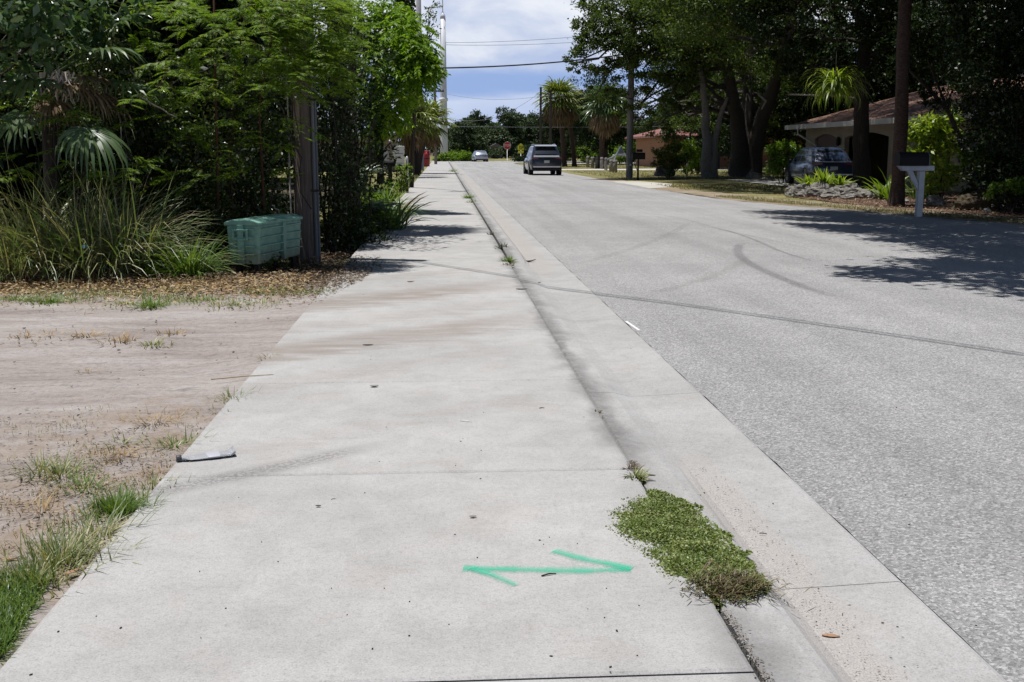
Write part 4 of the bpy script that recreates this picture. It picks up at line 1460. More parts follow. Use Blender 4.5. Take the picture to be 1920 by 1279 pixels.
    for u, v, Y, lab in ((1013.5, 165, 98, 'thin dark pole left of the tall skirted palm'), (1032, 170, 96, 'thin dark pole standing before the crown of the tall skirted palm')):
        b0 = W(u, 300, Y)
        root = thing('slim_pole', lab, 'utility pole', (b0.x, Y, 0))
        zt = W(u, v, Y).z
        Q().add(tube([(0, 0, -.3), (0, 0, zt)], [.11, .09], 8)).build('pole', plain('creosoted_pole', (.012, .010, .009), .95, spec=.05), root)
        lathe('cap', [(.10, 0), (.11, .03), (.03, .10)], M['dark_wood'], root, 8, (0, 0, zt))

    # road signs
    def signpost(name, label, u, vtop, vbase, Y, shape):
        b0 = W(u, vbase, Y)
        root = thing(name, label, 'road sign', (b0.x, Y, 0))
        zt = W(u, vtop, Y).z
        return root, zt
    Y = 172.0
    root, zt = signpost('stop_sign', 'red octagonal stop sign at the far end of the street', 951, 265.5, 298, Y, 8)
    r = .62
    oct_ = lambda rr, cz: [(rr * math.cos(R(22.5 + 45 * k)), cz + rr * math.sin(R(22.5 + 45 * k))) for k in range(8)]
    Q().add(tube([(0, .03, -.2), (0, .03, zt)], .04, 6)).build('post', M['steel'], root)
    cz = zt - r
    pl = prism('border', oct_(r, cz), -.012, .012, M['white'], root, 'y')
    fc = prism('face', oct_(r * .93, cz), -.018, -.0125, M['red'], root, 'y')
    cu = bpy.data.curves.new('lettering', 'FONT')
    cu.body = 'STOP'
    cu.size = .46
    cu.extrude = .003
    cu.align_x = cu.align_y = 'CENTER'
    tmp = bpy.data.objects.new('lettering_source', cu)
    me = bpy.data.meshes.new_from_object(tmp)
    bpy.data.objects.remove(tmp)
    t = link('lettering', me, M['white'], fc)
    t.location = (0, -.022, cz)
    t.rotation_euler = (R(90), 0, 0)
    Y = 165.0
    root, zt = signpost('school_sign', 'fluorescent yellow pentagon school crossing sign beside the car', 976.5, 268, 298, Y, 5)
    w = .52
    pent = lambda k: [(-w * k, zt - 1.06 * k - (1 - k) * .5), (w * k, zt - 1.06 * k - (1 - k) * .5), (w * k, zt - .48), (0, zt - (1 - k) * .5), (-w * k, zt - .48)]
    Q().add(tube([(0, .03, -.2), (0, .03, zt - .2)], .04, 6)).build('post', M['steel'], root)
    prism('border', pent(1.0), -.012, .012, M['black'], root, 'y')
    fc = prism('face', pent(.94), -.018, -.0125, M['yellow'], root, 'y')
    bm = bmesh.new()
    for x, s in ((-.13, 1.0), (.14, .85)):
        zz = zt - .98
        bbox(bm, x - .05 * s, x + .05 * s, -.022, -.0185, zz + .30 * s, zz + .56 * s)
        bbox(bm, x - .10 * s, x - .03 * s, -.022, -.0185, zz + .04, zz + .30 * s)
        bbox(bm, x + .03 * s, x + .10 * s, -.022, -.0185, zz + .04, zz + .30 * s)
        bbox(bm, x - .045 * s, x + .045 * s, -.022, -.0185, zz + .585 * s, zz + .68 * s)
        bbox(bm, x - .13 * s, x - .05 * s, -.022, -.0185, zz + .36 * s, zz + .43 * s)
        bbox(bm, x + .05 * s, x + .13 * s, -.022, -.0185, zz + .40 * s, zz + .47 * s)
    bmo('pictogram', bm, M['black'], fc)
    box('plaque', -.42, .42, -.012, .012, zt - 1.52, zt - 1.14, M['yellow'], root)

    # mailboxes on the right
    p = G(1722, 403)
    root = thing('post_mailbox', 'black mailbox on a pale post with angled brace at the shaded kerb', 'mailbox', (p.x, p.y, -.03), R(4))
    q = lambda u, v: W(u, v, p.y) - Vector((p.x, p.y, -.03))
    wp = plain('greyed_white_wood', (.50, .51, .53), .7, var=.08, vs=5)
    z0, z1 = q(1700, 311).z, q(1700, 285).z
    xa, xb = q(1681, 311).x, q(1736, 311).x
    box('post', -.065, .065, -.065, .065, -.1, z0 - .12, wp, root, .006)
    prism('arm', [(xa + .03, z0 - .02), (xa, z0), (.28, z0), (.28, z0 - .11), (xa + .12, z0 - .11)], -.07, .07, wp, root, 'y', .004)
    prism('brace', [(-.34, z0 - .112), (-.22, z0 - .112), (-.068, z0 - .40), (-.068, z0 - .56)], -.04, .04, wp, root, 'y', .004)
    pr = [(-.14, z0 + .003), (.14, z0 + .003), (.14, z1 - .12), (.11, z1 - .045), (.06, z1 - .01), (0, z1), (-.06, z1 - .01), (-.11, z1 - .045), (-.14, z1 - .12)]
    prism('box', pr, xa, xb, M['black'], root, 'x', .006)
    prism('door', [(y * 1.05, z0 + (z - z0) * 1.03 - .004) for y, z in pr], xb + .002, xb + .02, plain('grey_door', (.16, .17, .18), .4), root, 'x', .004)
    prism('back_plate', [(y * 1.03, z0 + (z - z0) * 1.02) for y, z in pr], xa - .016, xa - .002, M['black'], root, 'x', .004)
    p = G(1196, 336)
    root = thing('roadside_mailbox', 'black box mailbox on a slim dark post right of the timber pole', 'mailbox', (p.x, p.y, -.03))
    q = lambda u, v: W(u, v, p.y) - Vector((p.x, p.y, -.03))
    z0, z1 = q(1196, 299).z, q(1196, 286).z
    pr = [(-.12, z0), (.12, z0), (.12, z1 - .1), (.08, z1 - .03), (0, z1), (-.08, z1 - .03), (-.12, z1 - .1)]
    prism('box', pr, -.32, .34, M['black'], root, 'x', .006)
    prism('newspaper_tube', [(y * .6, z1 + .02 + (z - z0) * .4) for y, z in pr], -.1, .2, M['black'], root, 'x', .006)
    box('post', -.04, .04, -.04, .04, -.1, z0 - .002, M['black'], root)
    Q().add(tube([(-.035, 0, z0 * .45), (-.28, 0, z0 - .03)], .02, 4)).build('brace', M['black'], root)

    # wooden bollards round the palms
    spots = [(1102, 313), (1111, 314), (1119, 315), (1128, 316), (1136, 318), (1146, 321), (1153, 322), (1133, 306), (1290, 321)]
    where = ['third-tallest grey bollard, leftmost of the row by the lot', 'grey wooden bollard second from the left end of the row', 'grey wooden bollard third from the left end of the row', 'grey wooden bollard standing at the foot of the second palm',
             'grey wooden bollard just right of the second palm trunk', 'dark wooden bollard second from the right end, below the slide', 'dark wooden bollard at the right end of the row, nearest the timber pole', 'small far bollard behind the row by the pale lot', 'lone bollard on the lawn between boulder and oak']
    proto = None
    for (u, v), lab in zip(spots, where):
        p = G(u, v)
        h = .95 if v < 319 else .85
        if proto is None:
            proto = thing('bollard', lab, 'bollard', p, 0, 'wooden bollards along the grass')
            lathe('post', [(.15, -.1), (.145, .4), (.14, .88), (.10, .95)], M['grey_wood'], proto, 12)
            lathe('groove_band', [(.146, .74), (.152, .75), (.152, .78), (.146, .79)], M['dark_wood'], proto, 12)
        else:
            dup(proto, p, random.uniform(0, 3), (random.uniform(.8, 1.1), random.uniform(.8, 1.1), h), lab)

    # playground slide behind the bollards
    p = G(1160, 312)
    root = thing('playground_slide', 'small grey playground slide with a triangular frame behind bollards', 'slide', (p.x, p.y, 0))
    q = lambda u, v: W(u, v, p.y) - Vector((p.x, p.y, 0))
    s0, s1 = q(1139, 301), q(1160, 292)
    sm = plain('slide_plastic', (.42, .45, .50), .45)
    bm = bmesh.new()
    va = []
    for (px, pz) in ((s0.x, s0.z), (s0.x + .25, s0.z + .06), (s1.x - .3, s1.z - .1), (s1.x, s1.z), (s1.x + .6, s1.z + .02)):
        va.append([bm.verts.new((px, yy, pz + dz)) for yy, dz in ((-.3, .18), (-.26, 0), (.26, 0), (.3, .18))])
    for i in range(4):
        for j in range(3):
            bm.faces.new((va[i][j], va[i][j + 1], va[i + 1][j + 1], va[i + 1][j]))
    o = bmo('chute', bm, sm, root)
    md = o.modifiers.new('s', 'SOLIDIFY')
    md.thickness = .03
    ap = q(1163, 275)
    qq = Q()
    for u in (1152, 1176):
        for yy in (-.35, .35):
            e = q(u, 297)
            qq.add(tube([(ap.x, yy * .3, ap.z), (e.x, yy, e.z), (e.x + (e.x - ap.x) * .3, yy, 0)], .05, 6))
    qq.build('frame', sm, root)
    box('platform', s1.x, s1.x + 1.1, -.4, .4, s1.z - .06, s1.z, sm, root)
    prism('canopy', [(q(1156, 290).x, q(1156, 290).z), (q(1170, 290).x, q(1170, 290).z), (ap.x, ap.z)], -.28, .28, plain('dull_blue_panel', (.16, .18, .25), .6), root, 'y')


furniture()


def wires():
    bk = plain('black_cable', (.010, .010, .011), .6)

    def wire(name, label, a, b, r, sag, mat=bk):
        o = Q().add(tube(curve(a, b, 24, sag), r, 6)).build(name, mat)
        tag(o, label, 'cable')
    wire('service_cable', 'thick black cable crossing the sky between the trees above the road', W(772, 128, 50), W(1235, 92, 58), .032, .25)
    gw = plain('grey_wire', (.20, .21, .24), .6)
    for (a, b, sag, lab) in (((833, 80, 182), (1240, 52, 150), .5, 'thin power line high in the sky, upper of the pair right of the pylon'), ((833, 84, 182), (1240, 66, 150), .5, 'thin power line in the sky, lower of the pair right of the pylon'),
                             ((838, 218, 118), (1014, 172, 98), 1.3, 'sagging thin wire dipping from the crossarm pole to the slim pole'), ((817, 171, 118), (1032, 178, 96), .6, 'thin wire strung straight from the crossarm to the far slim pole'),
                             ((760, 236, 90), (1260, 237, 110), .1, 'thin pale wire running low in front of the distant treeline')):
        wire('overhead_wire', lab, W(*a), W(*b), .03 if a[2] > 120 else .013, sag, gw)
    # the two wires overhead whose shadow crosses sidewalk and road
    h = 7.2
    for dx, r, lab in ((0, .016, 'overhead wire pair casting the thin dark shadow across the road'), (.10, .012, 'slimmer overhead wire casting the fainter shadow line on the sidewalk')):
        s0, s1 = G(775, 492), G(1940, 673)
        d = (s1 - s0)
        s0 = s0 - d * .07
        s1 = s1 + d * .6
        o = Vector((-SHX * COT * h + dx * .7, -SHY * COT * h + dx * .5, h))
        wire('overhead_wire', lab, s0 + o + Vector((0, 0, .4)), s1 + o, r, 0.0)


wires()


# ================================================================== RIGHT-HAND TREES
def rel(pts, base):
    return [(*(Vector(p[:3]) - Vector(base)), p[3]) for p in pts]


def pxcl(lst, base):
    """clusters given as (u, v, Y, radius) -> relative to base"""
    out = []
    for u, v, Y, r in lst:
        w = W(u, v, Y)
        out.append((w.x - base[0], w.y - base[1], w.z - base[2], r))
    return out


def gnd(u, Y):
    return Vector((W(u, 300, Y).x, Y, 0))


def sunlit(cl, base, targets, k=.95):
    """leave out boughs that would stand between the sun and these plants"""
    sd = np.array((-SHX * math.cos(R(SUN_EL)), -SHY * math.cos(R(SUN_EL)), math.sin(R(SUN_EL))))
    out = []
    for c in cl:
        p = np.array(c[:3]) + np.array(base)
        ok = True
        for t in targets:
            d = p - np.array(t)
            a = d @ sd
            if a > 0.3 and np.linalg.norm(d - a * sd) < c[3] * k:
                ok = False
        if ok:
            out.append(c)
    return out


LIT = [W(1565, 185, 37.5), W(1745, 245, 33.3), W(1725, 265, 33.3), W(1548, 330, 35.2), W(1508, 350, 35.5), W(1650, 350, 33.7), W(1868, 290, 29.2), W(1468, 280, 50), W(1560, 285, 47.0), W(1545, 280, 46)]


def right_trees():
    # big oak with several stems, centre right
    b = gnd(1392, 63)
    st = lambda *p: [tuple(W(u, v, Y) - b) for u, v, Y in p]
    trunks = [(st((1392, 345, 63), (1388, 290, 63), (1380, 215, 63), (1368, 150, 62), (1345, 60, 61)), [.85, .55, .42, .32, .18]),
              (st((1402, 345, 63), (1415, 280, 63), (1432, 215, 62.5), (1455, 150, 61), (1480, 60, 58)), [.7, .5, .4, .32, .18]),
              (st((1395, 345, 63), (1398, 260, 63.5), (1402, 180, 64), (1404, 60, 66)), [.7, .42, .32, .2])]
    cl = pxcl([(1250, 60, 60, 2.5), (1190, 95, 59, 1.9), (1130, 70, 58, 1.5), (1095, 110, 57, 1.0), (1100, 45, 58, .95), (1075, 118, 57, .6), (1140, 140, 58, 1.2), (1118, 178, 58, .65), (1165, 180, 60, 1.0), (1195, 200, 60, .9), (1185, 40, 57, 1.6), (1175, 100, 56.5, 1.3), (1150, 60, 57, 1.4), (1110, 75, 57, 1.1), (1085, 75, 57.5, .8), (1205, 130, 57, 1.1), (1120, 130, 57, .9), (1095, 20, 58, 1.0), (1140, 10, 58, 1.4),
               (1240, 150, 60, 1.8), (1290, 110, 59, 2.0), (1345, 70, 58, 2.2), (1400, 110, 57, 1.8), (1330, 20, 60, 2.6), (1420, 30, 60, 2.6), (1480, 110, 59, 1.7), (1240, 0, 60, 2.5), (1150, -30, 60, 2.2),
               (1500, 40, 60, 2.2), (1320, -80, 60, 3.2), (1200, -110, 60, 3.0), (1440, -80, 61, 3.2), (1265, 205, 62, 1.2), (1300, 165, 63, 1.3), (1450, 180, 64, 1.2), (1225, 235, 64, .9), (1370, -150, 62, 3.2), (1350, 130, 65, 2.0), (1430, 150, 66, 2.0), (1215, 40, 64, 2.6), (1500, -50, 64, 3.0), (1250, -30, 52, 2.2), (1320, -20, 50, 2.4), (1390, -40, 49, 2.5), (1460, -40, 48, 2.4), (1290, -110, 55, 2.6), (1400, -120, 54, 2.8), (1520, -110, 52, 2.6), (1220, -60, 57, 2.2), (1350, -60, 46, 2.2), (1430, -60, 44, 2.2), (1400, -120, 40, 2.2), (1330, -110, 43, 2.0), (1480, -100, 42, 2.2), (1240, 215, 66, 1.1), (1290, 215, 68, 1.2), (1215, 180, 66, 1.2), (1330, 235, 70, 1.1), (1270, 240, 70, .9), (1300, 190, 66, 1.2), (1180, 235, 70, .8), (1160, 215, 68, .7), (1460, 215, 66, 1.0), (1360, 180, 68, 1.4), (1430, 200, 70, 1.2)], b)
    cl += [(x - b.x, y - b.y, z, r) for x, y, z, r in ((9.6, 41, 7.4, 1.7), (11.5, 39, 7.6, 1.8), (13.5, 41, 7.8, 1.9), (10.5, 44, 7.2, 1.9), (12.8, 46, 7.0, 2.0), (10.8, 48.5, 7.0, 1.9), (13.5, 50, 6.8, 2.0), (11.5, 53, 6.6, 2.0), (15, 45, 7.6, 2.0), (9.8, 46, 8.2, 1.6))]
    cl = sunlit(cl, b, LIT)
    tree('oak_tree', 'large spreading oak with several dark stems standing centre right past the timber pole', b, trunks, cl, 190000, .15, .5, M['oak'], M['oak_bark'], sub=26, sd=.14, limb_r=.14)
    b = gnd(1328, 60)
    st = lambda *p: [tuple(W(u, v, Y) - b) for u, v, Y in p]
    trunks = [(st((1328, 340, 60), (1326, 270, 60), (1322, 200, 60), (1318, 160, 60), (1300, 60, 60)), [.42, .26, .18, .15, .08]),
              (st((1336, 340, 60), (1340, 270, 60), (1352, 215, 59.6), (1364, 182, 59.4)), [.36, .20, .13, .07])]
    cl = pxcl([(1300, 90, 61, 1.9), (1280, 30, 61, 2.3), (1340, 20, 61, 2.3), (1262, 130, 62, 1.3), (1310, 135, 62, 1.2), (1370, 60, 61, 1.6), (1290, -60, 61, 2.5)], b)
    tree('oak_tree', 'smaller oak with pale forked trunk at the left of the many-stemmed oak', b, trunks, cl, 26000, .15, .5, M['oak'], M['midbark'], sub=22)

    # tree with the dark upright trunk before the house
    b = gnd(1617, 39)
    st = lambda *p: [tuple(W(u, v, Y) - b) for u, v, Y in p]
    trunks = [(st((1617, 368, 39), (1616, 290, 39), (1616, 190, 39), (1620, 80, 39), (1600, -40, 39)), [.36, .29, .26, .22, .14])]
    cl = pxcl([(1620, 60, 38, 1.5), (1560, 30, 38, 1.5), (1500, 70, 38.5, 1.1), (1680, 50, 37, 1.3), (1540, 110, 39, .75), (1590, 120, 39, .8), (1650, 110, 38, .8), (1470, 20, 39, 1.4), (1730, 90, 37, .9), (1600, -60, 38, 2.2), (1500, -60, 39, 2.2), (1700, -60, 37, 2.2), (1520, 140, 40, .5), (1470, 120, 40, .7), (1400, 0, 40, 1.3), (1430, 60, 41, .9), (1640, -160, 38, 2.6), (1560, -60, 44, 2.4), (1640, -80, 46, 2.6), (1720, -100, 46, 2.6), (1600, -120, 50, 2.8), (1690, -60, 42, 2.2), (1760, -80, 42, 2.4), (1520, -90, 47, 2.2), (1800, -140, 40, 2.4), (1560, -100, 54, 2.6), (1680, -110, 52, 2.6)], b)
    cl = sunlit(cl, b, LIT)
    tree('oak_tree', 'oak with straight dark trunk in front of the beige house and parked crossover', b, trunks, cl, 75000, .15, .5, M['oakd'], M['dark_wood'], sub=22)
    # tall palm, only its trunk shows
    b = gnd(1687, 29)
    p = palm('palm_tree', 'tall palm with bare reddish brown trunk just behind the pale post mailbox', b, 9.2, (-.25, 0), .175, 26, .9, .95, M['palm'], nskirt=10, tm=M['palm_bark'])
    # leaning slender tree
    b = gnd(1836, 31)
    st = lambda *p: [tuple(W(u, v, Y) - b) for u, v, Y in p]
    trunks = [(st((1838, 390, 31), (1815, 300, 31), (1780, 212, 31), (1745, 170, 31), (1705, 132, 31)), [.09, .08, .07, .055, .03]),
              (st((1790, 235, 31), (1770, 190, 31.5), (1732, 90, 31), (1710, 60, 31)), [.05, .04, .03, .015])]
    cl = pxcl([(1745, 185, 31, .42), (1790, 170, 31.5, .5), (1770, 110, 31, .55), (1720, 70, 31, .6), (1810, 130, 32, .6), (1830, 190, 32, .5), (1740, 40, 31, .7), (1690, 120, 31, .35)], b)
    tree('leaning_tree', 'slender dark tree leaning left across the roof of the beige house', b, trunks, cl, 7000, .11, .45, M['oakd'], M['dark_wood'], sub=18)
    # big dark tree right of frame whose boughs overhang the road
    b = Vector((14.6, 24.5, 0))
    trunks = [([(0, 0, -.2), (.1, -.2, 1.5), (0, -.6, 3.6), (-1.2, -2.2, 6), (-3.0, -5, 7.6)], [.62, .48, .42, .3, .15]),
              ([(0, 0, 1.2), (.4, .8, 3.6), (.2, 2.2, 6.2), (-.4, 3.4, 8.2)], [.4, .34, .28, .14]),
              ([(0, -.4, 3.4), (-1.4, -1.0, 6.4), (-4, -.4, 7.6)], [.3, .22, .1])]
    cl, over = [], 0
    for u, v, h, r in ((1680, 522, 6.6, .55), (1740, 515, 6.8, .8), (1820, 505, 6.8, 1.0), (1900, 500, 6.8, 1.1), (1990, 500, 7, 1.3), (1850, 470, 7, 1.3), (1760, 452, 7, 1.1), (1690, 436, 7.2, 1.2), (1620, 428, 7.2, 1.1), (1560, 425, 7.2, .9),
                       (1640, 412, 7.6, 1.3), (1560, 410, 7.8, 1.2), (1500, 398, 7.8, 1.2), (1580, 398, 8.2, 1.6), (1700, 410, 7.6, 1.7), (1780, 425, 7.4, 1.6), (1860, 440, 7.2, 1.6), (1950, 460, 7.2, 1.6), (1920, 425, 7.4, 1.7), (1820, 408, 7.6, 1.8), (2040, 540, 7, 1.4), (2080, 480, 7.4, 2)):
        s = G(u, v, -.02)
        cl.append((s.x - SHX * COT * h - b.x, s.y - SHY * COT * h - b.y, h, r))
    over = len(cl)
    for k in range(52):
        cl.append((rng.uniform(-2.0, 7), rng.uniform(-6, 14), rng.uniform(6.0, 10.5), rng.uniform(1.3, 2.4)))
    cl = cl[:over] + sunlit(cl[over:], b, LIT)
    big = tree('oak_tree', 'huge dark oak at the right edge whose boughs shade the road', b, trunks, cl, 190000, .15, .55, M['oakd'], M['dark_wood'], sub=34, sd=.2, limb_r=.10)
    V, F = crown(cl[:over], 40000, .16, .55, .9, 22, .17)
    qmesh('crown', V, F, M['oakd'], big)
    # dark thicket at the right edge
    b = Vector((13.9, 26.5, 0))
    cl = pxcl([(1880, 300, 27, .9), (1920, 230, 26.5, 1.1), (1860, 200, 28, .9), (1900, 130, 27, 1.1), (1860, 90, 28, 1.0), (1820, 60, 29, .8), (1920, 40, 27, 1.2), (1850, 340, 28, .6), (1900, 365, 26, .6), (1840, 260, 29.5, .6), (1825, 150, 30, .55), (1800, 20, 29, .8), (1950, 330, 26, 1)], b)
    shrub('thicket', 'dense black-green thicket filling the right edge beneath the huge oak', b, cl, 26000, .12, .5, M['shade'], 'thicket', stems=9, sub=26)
    # lower fill behind everything on the right
    spots = [(24, 60, 7), (30, 66, 9), (22, 72, 8), (36, 80, 9), (27, 84, 9), (40, 62, 9), (33, 50, 8), (36, 40, 8), (24, 30, 7), (31, 30, 8), (45, 100, 11), (17.5, 118, 7.5), (22.5, 90, 7), (26, 100, 9), (20, 140, 8), (15, 135, 6)]
    labs = ['dark background tree directly behind the parked crossover and house eave', 'dark background tree behind the roof ridge of the beige house', 'dark tree behind the stems of the large oak', 'dim tree far behind the house roof, right of the ridge', 'dim tree between the pink bungalow and beige house', 'dark tree above the right end of the house roof',
            'dark tree behind the middle of the house roof', 'dark tree behind the right end of the house', 'dark tree hidden behind the right-edge thicket', 'dark tree farther behind the right-edge thicket', 'dim tree far behind the pink bungalow', 'dark tree behind the second skirted palm and the slide', 'dark tree screening the front of the pink bungalow', 'dark tree rising over the pink bungalow roof', 'dark tree at the back of the pale lot behind the timber pole', 'low dark tree behind the bollards and the second palm']
    proto = None
    for (x, y, h), lab in zip(spots, labs):
        if proto is None:
            c = [(rng.uniform(-3, 3), rng.uniform(-3, 3), rng.uniform(1.6, 8), rng.uniform(1.2, 2.4)) for _ in range(34)]
            proto = tree('broadleaf_tree', lab, (x, y, 0), [([(0, 0, -.2), (.1, 0, 2), (0, .2, 5), (.2, .1, 8)], [.4, .3, .2, .08])], c, 26000, .26, .5, M['oakd'], M['oak_bark'], group='dark trees behind the houses', sub=18)
        else:
            dup(proto, (x, y, 0), random.uniform(0, 6.28), h / 8 * random.uniform(.95, 1.15), lab)

    # bright shrub beside mailbox and other garden plants
    b = gnd(1745, 33.5)
    cl = pxcl([(1740, 240, 33, .45), (1765, 255, 33, .42), (1720, 262, 33.4, .4), (1775, 225, 33.6, .35), (1745, 285, 33, .45), (1715, 240, 33.6, .3), (1785, 270, 33.5, .35), (1760, 305, 33, .35)], b)
    shrub('yellow_shrub', 'tall bright yellow-green shrub under the house eave behind the mailbox', b, cl, 2600, .19, .38, M['lime'], stems=7, sub=18)
    b = gnd(1765, 31.5)
    cl = pxcl([(1760, 320, 31, .34), (1775, 345, 31, .3), (1745, 340, 31.2, .25), (1790, 325, 31.4, .3), (1740, 365, 31, .18)], b)
    shrub('garden_shrub', 'low mottled yellow-green shrub right of the pale mailbox post', b, cl, 900, .16, .42, M['lime'], stems=6, sub=14)
    b = gnd(1868, 29.5)
    cl = pxcl([(1862, 275, 29, .33), (1885, 290, 29, .36), (1850, 300, 29.2, .28), (1895, 310, 29.2, .28), (1830, 305, 29.5, .3), (1815, 290, 29.5, .22)], b)
    shrub('round_leaf_shrub', 'round-leaved shrub catching light at the right edge', b, cl, 900, .15, .75, M['bright'], stems=6, sub=16)
    b = gnd(1900, 25.3)
    cl = pxcl([(1870, 352, 25.2, .16), (1895, 348, 25, .2), (1920, 350, 25, .22), (1858, 362, 25.3, .12)], b)
    shrub('low_shrub', 'low spotted groundcover shrub above the dark bank at the right edge', b, cl, 700, .10, .5, M['bright'], stems=4)
    for u, Y, lab, lm, n, H in ((1660, 33, 'spiky green strap-leaved plant among the rocks left of the mailbox', 'bright', 46, .75), (1672, 32, 'taller broad strap-leaved plant touching the palm trunk', 'bright', 26, 1.0), (1725, 33, 'dark arching strap plant behind the mailbox post', 'grass', 30, .9)):
        o = grass_clump('strap_plant', lab, gnd(u, Y), n, H, .22, M[lm], .06, (.1, .8), (.3, 1.2), 'plant')
    for u, Y, lab, n, H in ((1548, 35.2, 'vivid yellow-green rosette plant growing on the pale rock heap', 60, .62), (1520, 35.4, 'smaller yellow-green rosette spilling over the left of the rock heap', 40, .40), (1578, 35.0, 'yellow-green rosette at the right of the rock heap', 40, .45)):
        grass_clump('rosette_plant', lab, gnd(u, Y) + Vector((0, 0, .35)), n, H, .25, M['lime'], .075, (.2, 1.1), (.2, 1.0), 'plant')
    b = gnd(1468, 50)
    cl = pxcl([(1468, 278, 50, .5), (1450, 285, 50, .4), (1485, 282, 50, .42), (1468, 300, 50, .5), (1455, 315, 50, .4), (1482, 312, 50, .4)], b)
    shrub('round_bush', 'rounded green bush left of the parked crossover', b, cl, 3200, .13, .5, M['bright'], sub=16)
    b = gnd(1255, 57.5)
    cl = pxcl([(1250, 290, 57, .5), (1265, 275, 57, .5), (1240, 305, 57, .45), (1275, 300, 57.5, .5), (1262, 315, 57, .4), (1235, 285, 58, .3), (1255, 255, 58, .35)], b)
    shrub('dark_bush', 'dark loose bush behind the pale boulder on the right verge', b, cl, 4200, .13, .4, M['oak'], sub=20)
    for (u, v, Y, r), lab in zip(((1290, 275, 66, .5), (1310, 285, 68, .45), (1300, 300, 70, .4)), ('sunlit shrub in front of the pink bungalow beside the oak stems', 'small shrub close to the pale forked oak trunk', 'low dim shrub at the foot of the pink bungalow')):
        b = gnd(u, Y)
        shrub('garden_bush', lab, b, pxcl([(u, v, Y, r), (u + 12, v + 14, Y, r * .8), (u - 10, v + 18, Y, r * .8)], b), 1100, .16, .45, M['bright'])
    # plant hanging from a bough
    p = W(1565, 172, 37.5)
    root = thing('hanging_fern', 'bright drooping strap-leaved fern hanging in front of the house roof', 'hanging plant', p)
    n = 300
    a = rng.uniform(0, 6.28, n)
    V, F = blades(np.zeros((n, 3)) + rng.normal(size=(n, 3)) * .08, a, rng.uniform(.8, 1.75, n), rng.uniform(.0, 1.3, n), rng.uniform(1.7, 3.0, n), .05, 8)
    qmesh('fronds', V, F, M['lime'], root)
    rock('root_ball', None, (0, 0, 0), (.14, .14, .14), 3.3, mat=M['mulch']).parent = root
    for k in ('label', 'category'):
        if k in root.children[1]: del root.children[1][k]
    q = Q().add(tube([(0, 0, .1), (0, 0, 2.2)], .008, 4))
    q.build('cord', M['dark_wood'], root)
    q = Q().add(tube(curve(W(1478, 177, 42), W(1580, 179, 40), 8, 0, .02), [.035, .034, .035, .03, .03, .03, .028, .025], 6)).add(tube(curve(W(1580, 179, 40), W(1655, 199, 39.2), 6, 0, .015), np.linspace(.028, .02, 6), 6))
    o = q.build('dead_branch', M['palebark'])
    tag(o, 'long bare pale branch stretching level in front of the house eave', 'branch')
    o = Q().add(tube([W(1420, 175, 58), W(1436, 190, 58), W(1428, 205, 58)], [.05, .07, .04], 6)).build('dead_branch', M['palebark'])
    tag(o, 'short pale broken branch against the large oak stems', 'branch')

    # rocks
    rk = [((1508, 352, 35.5), (.62, .45, .38), 'large pale limestone rock at the left end of the heap'), ((1540, 350, 35), (.55, .4, .42), 'pale rock in the middle of the heap under the rosette plant'), ((1487, 362, 34.8), (.20, .18, .20), 'small white round stone at the left foot of the heap'),
          ((1570, 358, 34.4), (.5, .35, .28), 'brownish flat rock at the front of the heap'), ((1602, 360, 34.2), (.55, .3, .30), 'grey slanted slab with pale lit edge'), ((1628, 352, 34), (.55, .3, .22), 'long pale slab right of the grey slanted one'), ((1655, 350, 33.5), (.45, .3, .2), 'flat pale rock under the spiky strap plant'),
          ((1588, 345, 36.2), (.5, .35, .4), 'grey rock at the back of the heap before the crossover'), ((1555, 370, 33.4), (.28, .2, .12), 'low brown stone half buried before the heap'), ((1592, 370, 33), (.32, .22, .13), 'low pale stone half sunk in the mulch'), ((1760, 378, 29), (.3, .22, .22), 'dim grey rock in the shade right of the mailbox post'),
          ((1697, 362, 30.5), (.2, .15, .12), 'small pale stone beside the palm trunk'), ((1415, 321, 58), (.4, .3, .32), 'grey rock in shade at the foot of the large oak'), ((1440, 330, 54), (.45, .3, .12), 'flat pale stone at the driveway edge under the oak'), ((1852, 372, 27), (.9, .5, .42), 'dark mossy bank rock at the right edge'), ((1858, 374, 25.2), (.1, .1, .1), 'tiny pale stone before the dark bank')]
    for i, ((u, v, Y), s, lab) in enumerate(rk):
        p = gnd(u, Y)
        s = (s[0] * .9, s[1] * .9, s[2] * .8)
        rock('rock', lab, p + Vector((0, 0, s[2] * .3)), s, 3.1 * i + 1, random.uniform(-.5, .5), mat=M['soil'] if 'dark mossy' in lab else None)
    p = G(1248, 333)
    rock('boulder', 'pale grey boulder on the right verge in front of the dark bush', p + Vector((0, 0, .22)), (.55, .45, .44), 9.7, .3)
    p = G(1232, 331)
    rock('rock', 'small tan stone touching the left of the pale boulder', p + Vector((0, 0, .1)), (.2, .2, .2), 5.5)


right_trees()


